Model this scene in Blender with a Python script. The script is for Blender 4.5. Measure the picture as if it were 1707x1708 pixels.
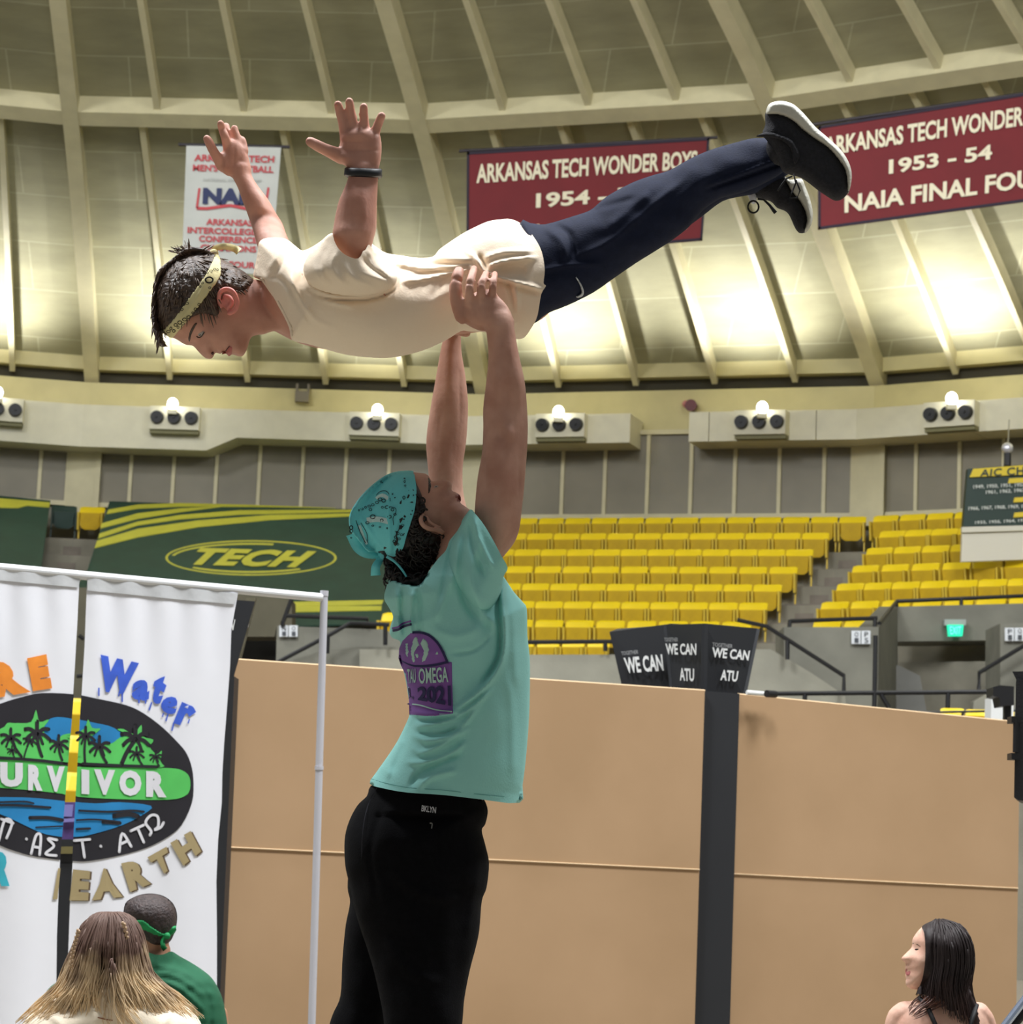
import bpy, bmesh, math, random
import numpy as np
from mathutils import Vector, Matrix, noise
from mathutils.geometry import delaunay_2d_cdt
random.seed(7); np.random.seed(7)
for o in list(bpy.data.objects): bpy.data.objects.remove(o)
S = bpy.context.scene
COL = S.collection
# ---------------------------------------------------------------- camera
F, PITCH, ROLL = 4081.6, 0.13929, 0.04155
CX, CY, CAMH = 853.5, 854.0, 1.0
cp, sp, cr, sr = math.cos(PITCH), math.sin(PITCH), math.cos(ROLL), math.sin(ROLL)
cd = bpy.data.cameras.new('camera'); cam = bpy.data.objects.new('camera', cd); COL.objects.link(cam)
cd.sensor_fit = 'HORIZONTAL'; cd.sensor_width = 36; cd.lens = F/1707*36; cd.clip_end = 300
M = Matrix(((cr, -sr, 0, 0), (-sr*sp, -cr*sp, -cp, 0), (sr*cp, cr*cp, -sp, CAMH), (0, 0, 0, 1)))
cam.matrix_world = M
cd.dof.use_dof = True; cd.dof.focus_distance = 5.1; cd.dof.aperture_fstop = 16
S.camera = cam
# ---------------------------------------------------------------- world, light, exposure
S.view_settings.view_transform = 'Standard'; S.view_settings.look = 'None'
S.view_settings.exposure = 0.16; S.view_settings.gamma = 1; S.view_settings.use_curve_mapping = False
wd = bpy.data.worlds.new('hall_air'); S.world = wd; wd.use_nodes = True
wd.node_tree.nodes['Background'].inputs[0].default_value = (0.90, 0.96, 1.0, 1)
wd.node_tree.nodes['Background'].inputs[1].default_value = 0.17
def area(name, loc, target, size, power, color=(.97, .985, 1), spread=math.pi):
    l = bpy.data.lights.new(name, 'AREA'); l.shape = 'SQUARE'; l.size = size; l.energy = power; l.color = color; l.spread = spread
    o = bpy.data.objects.new(name, l); COL.objects.link(o); o.location = loc
    o.rotation_euler = (Vector(target)-Vector(loc)).to_track_quat('-Z', 'Y').to_euler(); return o
area('hall_light', (-6.5, 8.8, 15.5), (0, 8, 1.5), 3.5, 2500)
area('hall_light', (6.5, 8.8, 15.5), (0.5, 8, 1.5), 3.5, 2300)
area('hall_light', (0.8, 5.9, 14.5), (0.3, 5.3, 1), 2.5, 1250)
area('hall_light', (-1, 33, 20), (2, 42, 3), 5, 2700)
area('hall_light', (-6, 22, 17), (0, 40, 4), 4, 1950)
area('hall_light', (9, 20, 17), (13, 38, 4), 4, 1950)
area('hall_light', (-14, 33, 19), (-8, 46, 3), 5, 2600)
area('hall_light', (10, 30, 19), (14, 38, 3), 5, 2400)

# ---------------------------------------------------------------- helpers
def ray(px, py):
    dx, dy = px-CX, py-CY
    X = cr*dx+sr*dy; Y = -sr*dx+cr*dy
    return Vector((X, F*cp+Y*sp, F*sp-Y*cp))
O = Vector((0, 0, CAMH))
def W(px, py, Y):                      # the point of the place seen at a pixel, at forward distance Y
    d = ray(px, py); return O+d*(Y/d.y)
def WP(px, py, p0, n):                 # ... on a given plane
    d = ray(px, py); return O+d*((p0-O).dot(n)/d.dot(n))
def proj(p):
    p = p-O; d = p.y*cp+p.z*sp; u = -p.y*sp+p.z*cp
    x, y = F*p.x/d, -F*u/d
    return CX+cr*x-sr*y, CY+sr*x+cr*y
def lin(c):
    return tuple(((v/255)/12.92 if v/255 <= .04045 else ((v/255+.055)/1.055)**2.4) for v in c)
MATS = {}
def mat(name, rgb, rough=.7, var=.0, vscale=8, bump=0, bscale=60, rgb2=None, metal=0, emit=0, sss=0, coat=0, stretch=None, spec=.5, detail=3):
    if name in MATS: return MATS[name]
    m = bpy.data.materials.new(name); m.use_nodes = True; nt = m.node_tree; b = nt.nodes['Principled BSDF']
    c = lin(rgb)+(1,)
    b.inputs['Base Color'].default_value = c; b.inputs['Roughness'].default_value = rough; b.inputs['Metallic'].default_value = metal
    b.inputs['Specular IOR Level'].default_value = spec
    if coat: b.inputs['Coat Weight'].default_value = coat
    if sss:
        b.inputs['Subsurface Weight'].default_value = sss; b.inputs['Subsurface Radius'].default_value = (1, .35, .2); b.inputs['Subsurface Scale'].default_value = .01
    if emit:
        b.inputs['Emission Color'].default_value = c; b.inputs['Emission Strength'].default_value = emit
    tc = nt.nodes.new('ShaderNodeTexCoord'); vec = tc.outputs['Object']
    if stretch:
        mp = nt.nodes.new('ShaderNodeMapping'); mp.inputs['Scale'].default_value = stretch; nt.links.new(vec, mp.inputs[0]); vec = mp.outputs[0]
    if var or rgb2:
        n = nt.nodes.new('ShaderNodeTexNoise'); n.inputs['Scale'].default_value = vscale; n.inputs['Detail'].default_value = detail; nt.links.new(vec, n.inputs['Vector'])
        r = nt.nodes.new('ShaderNodeValToRGB'); r.color_ramp.elements[0].position = .32; r.color_ramp.elements[1].position = .68
        if rgb2: a, d = lin(rgb)+(1,), lin(rgb2)+(1,)
        else: a = tuple(v*(1-var) for v in c[:3])+(1,); d = tuple(min(1, v*(1+var)) for v in c[:3])+(1,)
        r.color_ramp.elements[0].color = a; r.color_ramp.elements[1].color = d
        nt.links.new(n.outputs['Fac'], r.inputs[0]); nt.links.new(r.outputs[0], b.inputs['Base Color'])
    if bump:
        n2 = nt.nodes.new('ShaderNodeTexNoise'); n2.inputs['Scale'].default_value = bscale; n2.inputs['Detail'].default_value = 4; nt.links.new(vec, n2.inputs['Vector'])
        bp = nt.nodes.new('ShaderNodeBump'); bp.inputs['Strength'].default_value = bump; bp.inputs['Distance'].default_value = .01
        nt.links.new(n2.outputs['Fac'], bp.inputs['Height']); nt.links.new(bp.outputs[0], b.inputs['Normal'])
    MATS[name] = m; return m

def setp(o, label=None, cat=None, group=None, kind=None):
    if label: o['label'] = label
    if cat: o['category'] = cat
    if group: o['group'] = group
    if kind: o['kind'] = kind
    return o
def empty(name, loc, label, cat, group=None):
    o = bpy.data.objects.new(name, None); o.empty_display_size = .1; COL.objects.link(o); o.location = loc
    return setp(o, label, cat, group)
def link(name, me, m, parent=None):
    o = bpy.data.objects.new(name, me); COL.objects.link(o)
    if m and not me.materials: me.materials.append(m)
    if parent:
        o.parent = parent; o.matrix_parent_inverse = Matrix.Translation(-parent.location) if parent.parent is None and parent.type == 'EMPTY' else Matrix()
    return o
def obj(name, bm, m, parent=None, smooth=False):
    me = bpy.data.meshes.new(name)
    bmesh.ops.recalc_face_normals(bm, faces=bm.faces[:])
    bm.to_mesh(me); bm.free()
    if smooth: me.shade_smooth()
    return link(name, me, m, parent)
def box(bm, pts8):
    v = [bm.verts.new(p) for p in pts8]
    for f in ((0, 1, 2, 3), (7, 6, 5, 4), (0, 4, 5, 1), (1, 5, 6, 2), (2, 6, 7, 3), (3, 7, 4, 0)): bm.faces.new([v[i] for i in f])
    return bm
def abox(bm, x0, x1, y0, y1, z0, z1):
    return box(bm, [(x0, y0, z0), (x1, y0, z0), (x1, y1, z0), (x0, y1, z0), (x0, y0, z1), (x1, y0, z1), (x1, y1, z1), (x0, y1, z1)])
def prism(bm, pts, off):               # polygon pts (3D) extruded by vector off
    a = [bm.verts.new(p) for p in pts]; b = [bm.verts.new(Vector(p)+off) for p in pts]; n = len(a)
    bm.faces.new(a); bm.faces.new(b[::-1])
    for i in range(n): bm.faces.new((a[i], b[i], b[(i+1) % n], a[(i+1) % n]))
    return bm
def tube(bm, pts, r, n=10, cap=True):
    pts = [Vector(p) for p in pts]; rs = r if isinstance(r, (list, tuple)) else [r]*len(pts); rings = []
    up = Vector((.13, .21, .97))
    for i, p in enumerate(pts):
        t = (pts[min(i+1, len(pts)-1)]-pts[max(i-1, 0)]).normalized()
        a = t.cross(up)
        if a.length < .05: a = t.cross(Vector((1, 0, 0)))
        a.normalize(); b = t.cross(a); up = a.cross(t) if False else up
        rings.append([bm.verts.new(p+(a*math.cos(k*2*math.pi/n)+b*math.sin(k*2*math.pi/n))*rs[i]) for k in range(n)])
    for i in range(len(rings)-1):
        for k in range(n): bm.faces.new((rings[i][k], rings[i][(k+1) % n], rings[i+1][(k+1) % n], rings[i+1][k]))
    if cap: bm.faces.new(rings[0][::-1]); bm.faces.new(rings[-1])
    return bm
def ball(bm, c, r, sc=(1, 1, 1), seg=16):
    bmesh.ops.create_uvsphere(bm, u_segments=seg, v_segments=seg//2+2, radius=r, matrix=Matrix.Translation(c) @ Matrix.Diagonal((*sc, 1))); return bm
def crom(pts, n=6, closed=False):      # Catmull-Rom resampling of rows of numbers
    P = np.array(pts, float); N = len(P); out = []
    for i in range(N if closed else N-1):
        if closed: a, b, c, d = P[(i-1) % N], P[i], P[(i+1) % N], P[(i+2) % N]
        else: a, b, c, d = P[max(i-1, 0)], P[i], P[i+1], P[min(i+2, N-1)]
        for k in range(n):
            t = k/n
            out.append(.5*((2*b)+(-a+c)*t+(2*a-5*b+4*c-d)*t*t+(-a+3*b-3*c+d)*t**3))
    if not closed: out.append(P[-1])
    return np.array(out)
# loft: rows (ax,ay,bx,by,Y,h): two edge pixels of a limb, its distance, its half depth (m)
def loft(bm, rows, n=20, sub=5, ends=True, exp=1.0):
    R = crom(rows, sub); rings = []
    for r in R:
        a = W(r[0], r[1], r[4]); b = W(r[2], r[3], r[4]); c = (a+b)/2; e = (b-a)/2; h = Vector((0, -r[5], 0))
        ring = []
        for k in range(n):
            t = 2*math.pi*k/n; x, y = math.cos(t), math.sin(t)
            if exp != 1: x = math.copysign(abs(x)**exp, x); y = math.copysign(abs(y)**exp, y)
            ring.append(c+e*x+h*y)
        rings.append(ring)
    if ends:
        for idx, nxt in ((0, 1), (-1, -2)):
            c = sum(rings[idx], Vector())/n; c2 = sum(rings[nxt], Vector())/n; d = (c-c2).normalized(); rad = sum((p-c).length for p in rings[idx])/n
            new = []
            for s, q in ((.92, .35), (.72, .65), (.4, .88)):
                new.append([c+(p-c)*s+d*rad*q*.8 for p in rings[idx]])
            if idx == 0: rings = new[::-1]+rings
            else: rings = rings+new
    V = [[bm.verts.new(p) for p in ring] for ring in rings]
    for i in range(len(V)-1):
        for k in range(n): bm.faces.new((V[i][k], V[i][(k+1) % n], V[i+1][(k+1) % n], V[i+1][k]))
    bm.faces.new(V[0][::-1]); bm.faces.new(V[-1])
    return bm
def finger(bm, pts, r, Y, n=12):       # pts px, r px radii, Y distance(s)
    k = len(pts); rs = r if isinstance(r, (list, tuple)) else [r]*k; Ys = Y if isinstance(Y, (list, tuple)) else [Y]*k
    R = crom([(p[0], p[1], q, y) for p, q, y in zip(pts, rs, Ys)], 4)
    P = [W(a[0], a[1], a[3]) for a in R]; rad = [a[2]*a[3]/F for a in R]
    d0 = (P[0]-P[1]).normalized(); d1 = (P[-1]-P[-2]).normalized()
    P = [P[0]+d0*rad[0]*.8]+P+[P[-1]+d1*rad[-1]*.5, P[-1]+d1*rad[-1]*.85]; rad = [rad[0]*.5]+rad+[rad[-1]*.82, rad[-1]*.4]
    return tube(bm, P, rad, n)
def segdist(P, A, B):
    d = B-A; L = (d*d).sum()+1e-9; t = np.clip(((P-A)@d)/L, 0, 1); q = P-(A+t[:, None]*d); return np.sqrt((q*q).sum(1))
def polydist(P, poly, closed=True):
    D = np.full(len(P), 1e9); n = len(poly)
    for i in range(n if closed else n-1): D = np.minimum(D, segdist(P, poly[i], poly[(i+1) % n]))
    return D
def inside(P, poly):
    x, y = P[:, 0], P[:, 1]; r = np.zeros(len(P), bool); n = len(poly)
    for i in range(n):
        x0, y0 = poly[i]; x1, y1 = poly[(i+1) % n]
        c = ((y0 > y) != (y1 > y)) & (x < (x1-x0)*(y-y0)/((y1-y0) or 1e-9)+x0); r ^= c
    return r
def tri(poly, step, holes=()):         # triangulated filled outline with inner grid points
    poly = np.array(poly, float); q = []
    for i in range(len(poly)):
        a, b = poly[i], poly[(i+1) % len(poly)]; m = max(1, int(round(np.linalg.norm(b-a)/step)))
        for k in range(m): q.append(a+(b-a)*k/m)
    q = np.array(q); x0, y0 = q.min(0); x1, y1 = q.max(0)
    gx, gy = np.meshgrid(np.arange(x0+step*.5, x1, step), np.arange(y0+step*.5, y1, step)); gx[::2] += step*.5
    G = np.stack([gx.ravel(), gy.ravel()], 1)
    G = G[inside(G, q)]; G = G[polydist(G, q) > step*.55] if len(G) else G
    pts = [Vector(p) for p in np.vstack([q, G])] if len(G) else [Vector(p) for p in q]
    v, e, f, _, _, _ = delaunay_2d_cdt(pts, [], [list(range(len(q)))], 1, 1e-4)
    V = np.array([tuple(a) for a in v]); return V, f, q
def hdome(outline, H, D):              # half depth rounding over D px from the outline
    q = np.array(outline, float)
    def fn(P):
        d = np.clip(polydist(P, q)/D, 0, 1); return (H(P) if callable(H) else H)*np.sqrt(np.clip(1-(1-d)**2, 0, 1))*inside(P, q)
    return fn
def fold_fn(folds):                    # folds: (points px, width px, height m); returns height map (positive = toward viewer)
    def fn(P):
        z = np.zeros(len(P))
        for pts, w, a in folds:
            q = crom(pts, 4) if len(pts) > 2 else np.array(pts, float)
            D = polydist(P, q, False); s = segpos(P, q); z += a*np.exp(-(D/w)**2)*np.clip(np.minimum(s, 1-s)*6+.25, 0, 1)
        return z
    return fn
def segpos(P, q):
    A, B = q[0], q[-1]; d = B-A; return np.clip(((P-A)@d)/((d*d).sum()+1e-9), 0, 1)
def inflate(name, outline, Y, hf, m, parent=None, step=4, smooth=8, folds=None, Yf=None, sm=True, extra=None, both=True, opn=None):
    o2 = crom(outline, smooth, True) if smooth else np.array(outline, float)
    V, f, q = tri(o2, step)
    h = hf(V); bd = polydist(V, q) < 1e-3
    if opn is not None: bd = bd & ~opn(V)
    h[bd] = 0
    rim = bd if opn is None else None
    fd = fold_fn(folds)(V) if folds else 0*h
    bdist = polydist(V, q) if opn is None else polydist(V, V[bd], False) if 0 else np.array([np.min(np.hypot(*(V[bd]-p).T)) if bd.any() else 9 for p in V])
    fd = fd*np.clip(bdist/6, 0, 1)
    Yc = Yf(V) if Yf else np.full(len(V), float(Y))
    if extra is not None: fd = fd+extra(V)*np.clip(bdist/5, 0, 1)
    bm = bmesh.new()
    A = [bm.verts.new(W(p[0], p[1], y-hh-g)) for p, y, hh, g in zip(V, Yc, h, fd)]
    B = [a if b else (bm.verts.new(W(p[0], p[1], y+hh))) for a, b, p, y, hh in zip(A, bd, V, Yc, h)]
    for t in f:
        if len(set(t)) == 3:
            try: bm.faces.new([A[i] for i in t])
            except ValueError: pass
            if both:
                try: bm.faces.new([B[i] for i in t][::-1])
                except ValueError: pass
    loose = [v for v in bm.verts if not v.link_faces]
    for v in loose: bm.verts.remove(v)
    return obj(name, bm, m, parent, sm) if name else bm
# a cover lying on an inflated form: rises off/on it, its own rim sunk in
def cover(name, outline, Y, base, off, m, parent=None, step=4, smooth=6, edge=4, sides=(-1, 1), extra=None, sink=.004, thick=0):
    o2 = crom(outline, smooth, True) if smooth else np.array(outline, float)
    V, f, q = tri(o2, step); d = polydist(V, q)
    h = base(V)+off*np.sqrt(np.clip(d/edge, 0, 1))-sink*(d < 1e-3)
    if extra is not None: h = h+extra(V)*np.clip(d/edge, 0, 1)
    bm = bmesh.new()
    for s in sides:
        A = [bm.verts.new(W(p[0], p[1], Y+s*hh)) for p, hh in zip(V, h)]
        for t in f:
            if len(set(t)) == 3:
                try: bm.faces.new([A[i] for i in t] if s < 0 else [A[i] for i in t][::-1])
                except ValueError: pass
    loose = [v for v in bm.verts if not v.link_faces]
    for v in loose: bm.verts.remove(v)
    me = bpy.data.meshes.new(name); bm.to_mesh(me); bm.free(); me.shade_smooth(); return link(name, me, m, parent)
def remeshed(name, bm, m, parent, voxel=.004, it=6, fac=.5, post=None):
    me = bpy.data.meshes.new(name+'_raw'); bmesh.ops.recalc_face_normals(bm, faces=bm.faces[:]); bm.to_mesh(me); bm.free()
    o = bpy.data.objects.new('raw', me); COL.objects.link(o)
    r = o.modifiers.new('r', 'REMESH'); r.mode = 'VOXEL'; r.voxel_size = voxel
    if it: s = o.modifiers.new('s', 'SMOOTH'); s.iterations = it; s.factor = fac
    dg = bpy.context.evaluated_depsgraph_get(); e = bpy.data.meshes.new_from_object(o.evaluated_get(dg)); e.name = name
    bpy.data.objects.remove(o); bpy.data.meshes.remove(me)
    if post: post(e)
    e.materials.clear(); e.shade_smooth(); return link(name, e, m, parent)
def slab(name, poly, Y, th, m, parent=None):   # a flat piece standing at distance Y, real thickness
    bm = bmesh.new(); prism(bm, [W(x, y, Y) for x, y in poly], Vector((0, th, 0))); return obj(name, bm, m, parent)
# ---- lettering
def textmesh(body, bold=0.0, shear=0.0, space=1.0):
    c = bpy.data.curves.new('t', 'FONT'); c.body = body; c.offset = bold; c.shear = shear; c.space_character = space; c.resolution_u = 3
    o = bpy.data.objects.new('t', c); COL.objects.link(o); dg = bpy.context.evaluated_depsgraph_get()
    me = bpy.data.meshes.new_from_object(o.evaluated_get(dg)); V = np.array([v.co[:2] for v in me.vertices]); Fs = [list(p.vertices) for p in me.polygons]
    bpy.data.objects.remove(o); bpy.data.curves.remove(c); bpy.data.meshes.remove(me)
    lo, hi = V.min(0), V.max(0); return (V-lo)/(hi-lo), Fs
def lettering(name, body, fn, m, parent=None, bold=0.0, shear=0, space=1.0, sub=0, **k):
    V, Fs = textmesh(body, bold, shear, space); bm = bmesh.new(); vs = [bm.verts.new((p[0], p[1], 0)) for p in V]
    for f in Fs:
        try: bm.faces.new([vs[i] for i in f])
        except ValueError: pass
    if sub:
        bmesh.ops.triangulate(bm, faces=bm.faces[:]); bmesh.ops.subdivide_edges(bm, edges=bm.edges[:], cuts=sub)
    for v in bm.verts: v.co = fn(v.co.x, v.co.y)
    me = bpy.data.meshes.new(name); bm.to_mesh(me); bm.free(); return link(name, me, m, parent)
def quadfn(tl, tr, br, bl, off=Vector((0, 0, 0))):
    return lambda u, v: (bl*(1-u)+br*u)*(1-v)+(tl*(1-u)+tr*u)*v+off
# ================================================================ ARENA
R0 = 33.0; PHI = -0.34120; A0 = 0.27301; DB = math.radians(15)
C = Vector((.64882*R0*math.sin(PHI), .64882*R0*math.cos(PHI), 0))
def pol(R, k, z):                      # corner k of the round hall
    b = PHI+A0+k*DB; return Vector((C.x+R*math.sin(b), C.y+R*math.cos(b), z))
def ch(k, s, R, z): return pol(R, k, z).lerp(pol(R, k+1, z), s)
def chbox(bm, k, s0, s1, Ra, Rb, z0, z1):
    return box(bm, [ch(k, s0, Ra, z0), ch(k, s1, Ra, z0), ch(k, s1, Rb, z0), ch(k, s0, Rb, z0), ch(k, s0, Ra, z1), ch(k, s1, Ra, z1), ch(k, s1, Rb, z1), ch(k, s0, Rb, z1)])
def chplane(k, R):
    a, b = pol(R, k, 0), pol(R, k+1, 0); d = (b-a).normalized(); return a, Vector((d.y, -d.x, 0)), d, (b-a).length
def onch(px, py, k, R):                # pixel -> (s along chord, z)
    a, n, d, L = chplane(k, R); p = WP(px, py, a, n); return (p-a).dot(d)/L, p.z, p
BAYS = range(-2, 5)
HB, HS_, RB, RS = .41978*R0+CAMH, .30209*R0+CAMH, .79853*R0, 1.00859*R0
def prof(t):                           # t unit radius inward of the ring beam (negative: below it)
    m = (HB-HS_)/R0/(RS/R0-RB/R0)
    return RB-t*R0, HB+R0*(m*t-.46514*t*(t+(RS-RB)/R0))
TB = -(RS-RB)/R0
def profn(t):
    r0, z0 = prof(t-.002); r1, z1 = prof(t+.002); l = math.hypot(r1-r0, z1-z0); return (z1-z0)/l, -(r1-r0)/l   # outward normal (radial, up)
def dome(k, s, t, off):
    r, z = prof(t); nr, nz = profn(t); return ch(k, s, r+nr*off, z+nz*off)
# materials
cream = mat('cream_paint', (202, 194, 158), .55, .05, 3, .1, 30)
cream2 = mat('cream_fascia', (198, 188, 138), .55, .05, 2)
ductm = mat('duct_paint', (214, 209, 184), .5, .04, 3)
darkgap = mat('gap_dark', (70, 66, 52), .9)
winm = mat('window_blind', (128, 122, 104), .5, .14, .7)
conc = mat('concrete', (132, 128, 114), .85, .14, 1.5, .3, 20)
conc2 = mat('concrete_pale', (150, 148, 134), .85, .12, 1.2, .3, 20)
blackm = mat('black_metal', (22, 22, 24), .45)
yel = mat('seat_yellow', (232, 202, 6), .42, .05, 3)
# dome boards
dm = bpy.data.materials.new('roof_boards'); dm.use_nodes = True; nt = dm.node_tree; b = nt.nodes['Principled BSDF']; b.inputs['Roughness'].default_value = .8
uv = nt.nodes.new('ShaderNodeUVMap'); br = nt.nodes.new('ShaderNodeTexBrick'); br.offset = .5
br.inputs['Scale'].default_value = 1; br.inputs['Mortar Size'].default_value = .018; br.inputs['Brick Width'].default_value = 2.4; br.inputs['Row Height'].default_value = 1.25
br.inputs['Color1'].default_value = lin((147, 143, 112))+(1,); br.inputs['Color2'].default_value = lin((155, 151, 121))+(1,); br.inputs['Mortar'].default_value = lin((170, 166, 136))+(1,)
nz = nt.nodes.new('ShaderNodeTexNoise'); nz.inputs['Scale'].default_value = .7; nz.inputs['Detail'].default_value = 7; nz.inputs['Roughness'].default_value = .6
mp = nt.nodes.new('ShaderNodeMapping'); mp.inputs['Scale'].default_value = (.8, 2.6, 1)
mx = nt.nodes.new('ShaderNodeMixRGB'); mx.blend_type = 'OVERLAY'; mx.inputs[0].default_value = .38
nt.links.new(uv.outputs[0], br.inputs[0]); nt.links.new(uv.outputs[0], mp.inputs[0]); nt.links.new(mp.outputs[0], nz.inputs[0]); nt.links.new(br.outputs[0], mx.inputs[1]); nt.links.new(nz.outputs['Fac'], mx.inputs[2]); nt.links.new(mx.outputs[0], b.inputs[0])
# ceiling: one shell over the bays
bm = bmesh.new(); uvl = bm.loops.layers.uv.new('UVMap')
T = np.linspace(TB, .62, 44)
for k in BAYS:
    for s0 in np.arange(0, 1, .25):
        for i in range(len(T)-1):
            q = [(s0, T[i]), (s0+.25, T[i]), (s0+.25, T[i+1]), (s0, T[i+1])]
            f = bm.faces.new([bm.verts.new(dome(k, s, t, .5)) for s, t in q])
            for l, (s, t) in zip(f.loops, q): l[uvl].uv = ((k+s)*8.6*(RB-t*R0)/R0*1.03, t*R0)
bmesh.ops.remove_doubles(bm, verts=bm.verts[:], dist=1e-3)
me = bpy.data.meshes.new('ceiling'); bm.to_mesh(me); bm.free(); o = link('ceiling', me, dm); o['kind'] = 'structure'
def rib(k, s, t0, t1, w, depth, nm, par=None):
    bm = bmesh.new(); ts = np.linspace(t0, t1, 14); w2 = w/2
    a = pol(1, k, 0)-C; e = pol(1, k+1, 0)-C; side = (e-a).normalized() if s not in (0,) else Vector((math.cos(PHI+A0+k*DB), -math.sin(PHI+A0+k*DB), 0))
    rings = []
    for t in ts:
        p, q = dome(k, s, t, .5-depth), dome(k, s, t, .5)
        rings.append([bm.verts.new(v) for v in (p-side*w2, p+side*w2, q+side*w2, q-side*w2)])
    for A, B in zip(rings, rings[1:]):
        for i in range(4): bm.faces.new((A[i], A[(i+1) % 4], B[(i+1) % 4], B[i]))
    bm.faces.new(rings[0]); bm.faces.new(rings[-1][::-1])
    o = obj(nm, bm, cream); setp(o, kind='structure'); return o
n = 0
for k in range(-2, 6):
    n += 1; rib(k, 0, TB-.004, .6, .31, .44, 'trim_%d' % n)
    if k == 5: break
    for j in range(1, 5): n += 1; rib(k, j/5, TB, -.006, .12, .32, 'trim_%d' % n)
    for j in range(1, 4): n += 1; rib(k, j/4, .006, .6, .12, .32, 'trim_%d' % n)
    bm = bmesh.new(); n += 1   # ring beam
    a = [dome(k, s, t, o_) for s, t, o_ in ((0, -.005, .08), (1, -.005, .08), (1, .006, .08), (0, .006, .08), (0, -.005, .5), (1, -.005, .5), (1, .006, .5), (0, .006, .5))]
    box(bm, a); setp(obj('trim_%d' % n, bm, cream), kind='structure')
    # eaves: upper fascia, dark gap, lower fascia
    n += 1; setp(obj('trim_%d' % n, chbox(bmesh.new(), k, 0, 1, RS-.02, RS+.5, HS_+.31, HS_+.64), cream2), kind='structure')
    n += 1; setp(obj('trim_%d' % n, chbox(bmesh.new(), k, 0, 1, RS+.3, RS+.5, HS_-.02, HS_+.31), darkgap), kind='structure')
    n += 1; setp(obj('trim_%d' % n, chbox(bmesh.new(), k, 0, 1, RS-.1, RS+.3, HS_-.95, HS_), cream2), kind='structure')
# window band
HW = .22067*R0+CAMH; wn = 0
for k in BAYS:
    wn += 1; w = chbox(bmesh.new(), k, 0, 1, R0, R0+.1, HW-.1, HS_-.9); w = obj('window_%d' % wn, w, winm); setp(w, kind='structure')
    bm = bmesh.new()
    for i in range(8): s = .121+.11*i; chbox(bm, k, s-.0045, s+.0045, R0-.06, R0, HW-.05, HS_-.9)
    chbox(bm, k, .04, .96, R0-.09, R0, HW-.12, HW-.02); chbox(bm, k, .04, .96, R0-.09, R0, HS_-1.0, HS_-.9)
    obj('window_frame', bm, cream, w)
    bm = bmesh.new(); chbox(bm, k, -.045, .045, R0-.16, R0+.02, HW-.3, HS_-.9); chbox(bm, k, .032, .045, R0-.2, R0, HW-.3, HS_-.9)
    n += 1; setp(obj('trim_%d' % n, bm, cream), kind='structure')
    setp(obj('wall_%s' % ('far_left', 'left', 'rear_left', 'rear', 'rear_right', 'right', 'far_right')[k+2], chbox(bmesh.new(), k, 0, 1, R0+.05, R0+.3, 0, HS_-.95), conc), kind='structure')
# duct round the hall
def duct(k, s0, s1, zt, zb, zb2=None, sm=None, lab='', d=.95):
    bm = bmesh.new(); chbox(bm, k, s0, s1, R0-d, R0+.1, zb, zt)
    ns = max(1, int((s1-s0)*5))
    for i in range(1, ns): s = s0+(s1-s0)*i/ns; chbox(bm, k, s-.0012, s+.0012, R0-d-.006, R0, zb, zt)
    return bm
ZT, ZB = HS_-.70, HS_-1.32
dk = dict(cat='air duct')
e0 = onch(345, 740, 0, R0-.95)[0]; e1 = onch(395, 730, 0, R0-.95)[0]
def ductbody(k, s0, s1, zb, zb1=None):
    bm = bmesh.new(); a = [ch(k, s0, R0-.95, zb), ch(k, s1, R0-.95, zb1 or zb), ch(k, s1, R0+.1, zb1 or zb), ch(k, s0, R0+.1, zb), ch(k, s0, R0-.95, ZT), ch(k, s1, R0-.95, ZT), ch(k, s1, R0+.1, ZT), ch(k, s0, R0+.1, ZT)]
    return box(bm, a)
ZL = ZB-.30
d1 = empty('air_duct', ch(0, 0, R0-.4, ZB), 'cream painted air duct running under the eaves on the left, deeper at its left end', 'air duct')
for k, s0, s1, z0, z1 in ((-2, 0, 1, ZL, ZL), (-1, 0, 1, ZL, ZL), (0, 0, e0, ZL, ZL), (0, e0, e1, ZL, ZB), (0, e1, 1, ZB, ZB)): obj('duct_section', ductbody(k, s0, s1, z0, z1), ductm, d1)
g0 = onch(1053, 700, 1, R0-.95)[0]; g1 = onch(1150, 700, 1, R0-.95)[0]
for i in range(3): obj('duct_section', ductbody(1, g0*i/3, g0*(i+1)/3-.002, ZB), ductm, d1)
d2 = empty('air_duct', ch(2, 0, R0-.4, ZB), 'cream painted air duct running under the eaves on the right, starting after a short gap', 'air duct')
for k, s0, s1 in ((1, g1, g1+.05), (1, g1+.052, .8), (1, .802, .9), (1, .902, 1), (2, 0, .3), (2, .302, .6), (2, .602, 1), (3, 0, 1), (4, 0, 1)): obj('duct_section', ductbody(k, s0, s1, ZB), ductm, d2)
nozm = mat('nozzle_black', (12, 13, 18), .5, .3, 6)
bulbm = mat('lamp_glow', (255, 253, 240), .5, emit=12)
places = ['at the left edge', 'under the diving person\'s face', 'left of the raised arms', 'right of the raised arms', 'right of the red horn', 'above the green sign at the right edge']
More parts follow.
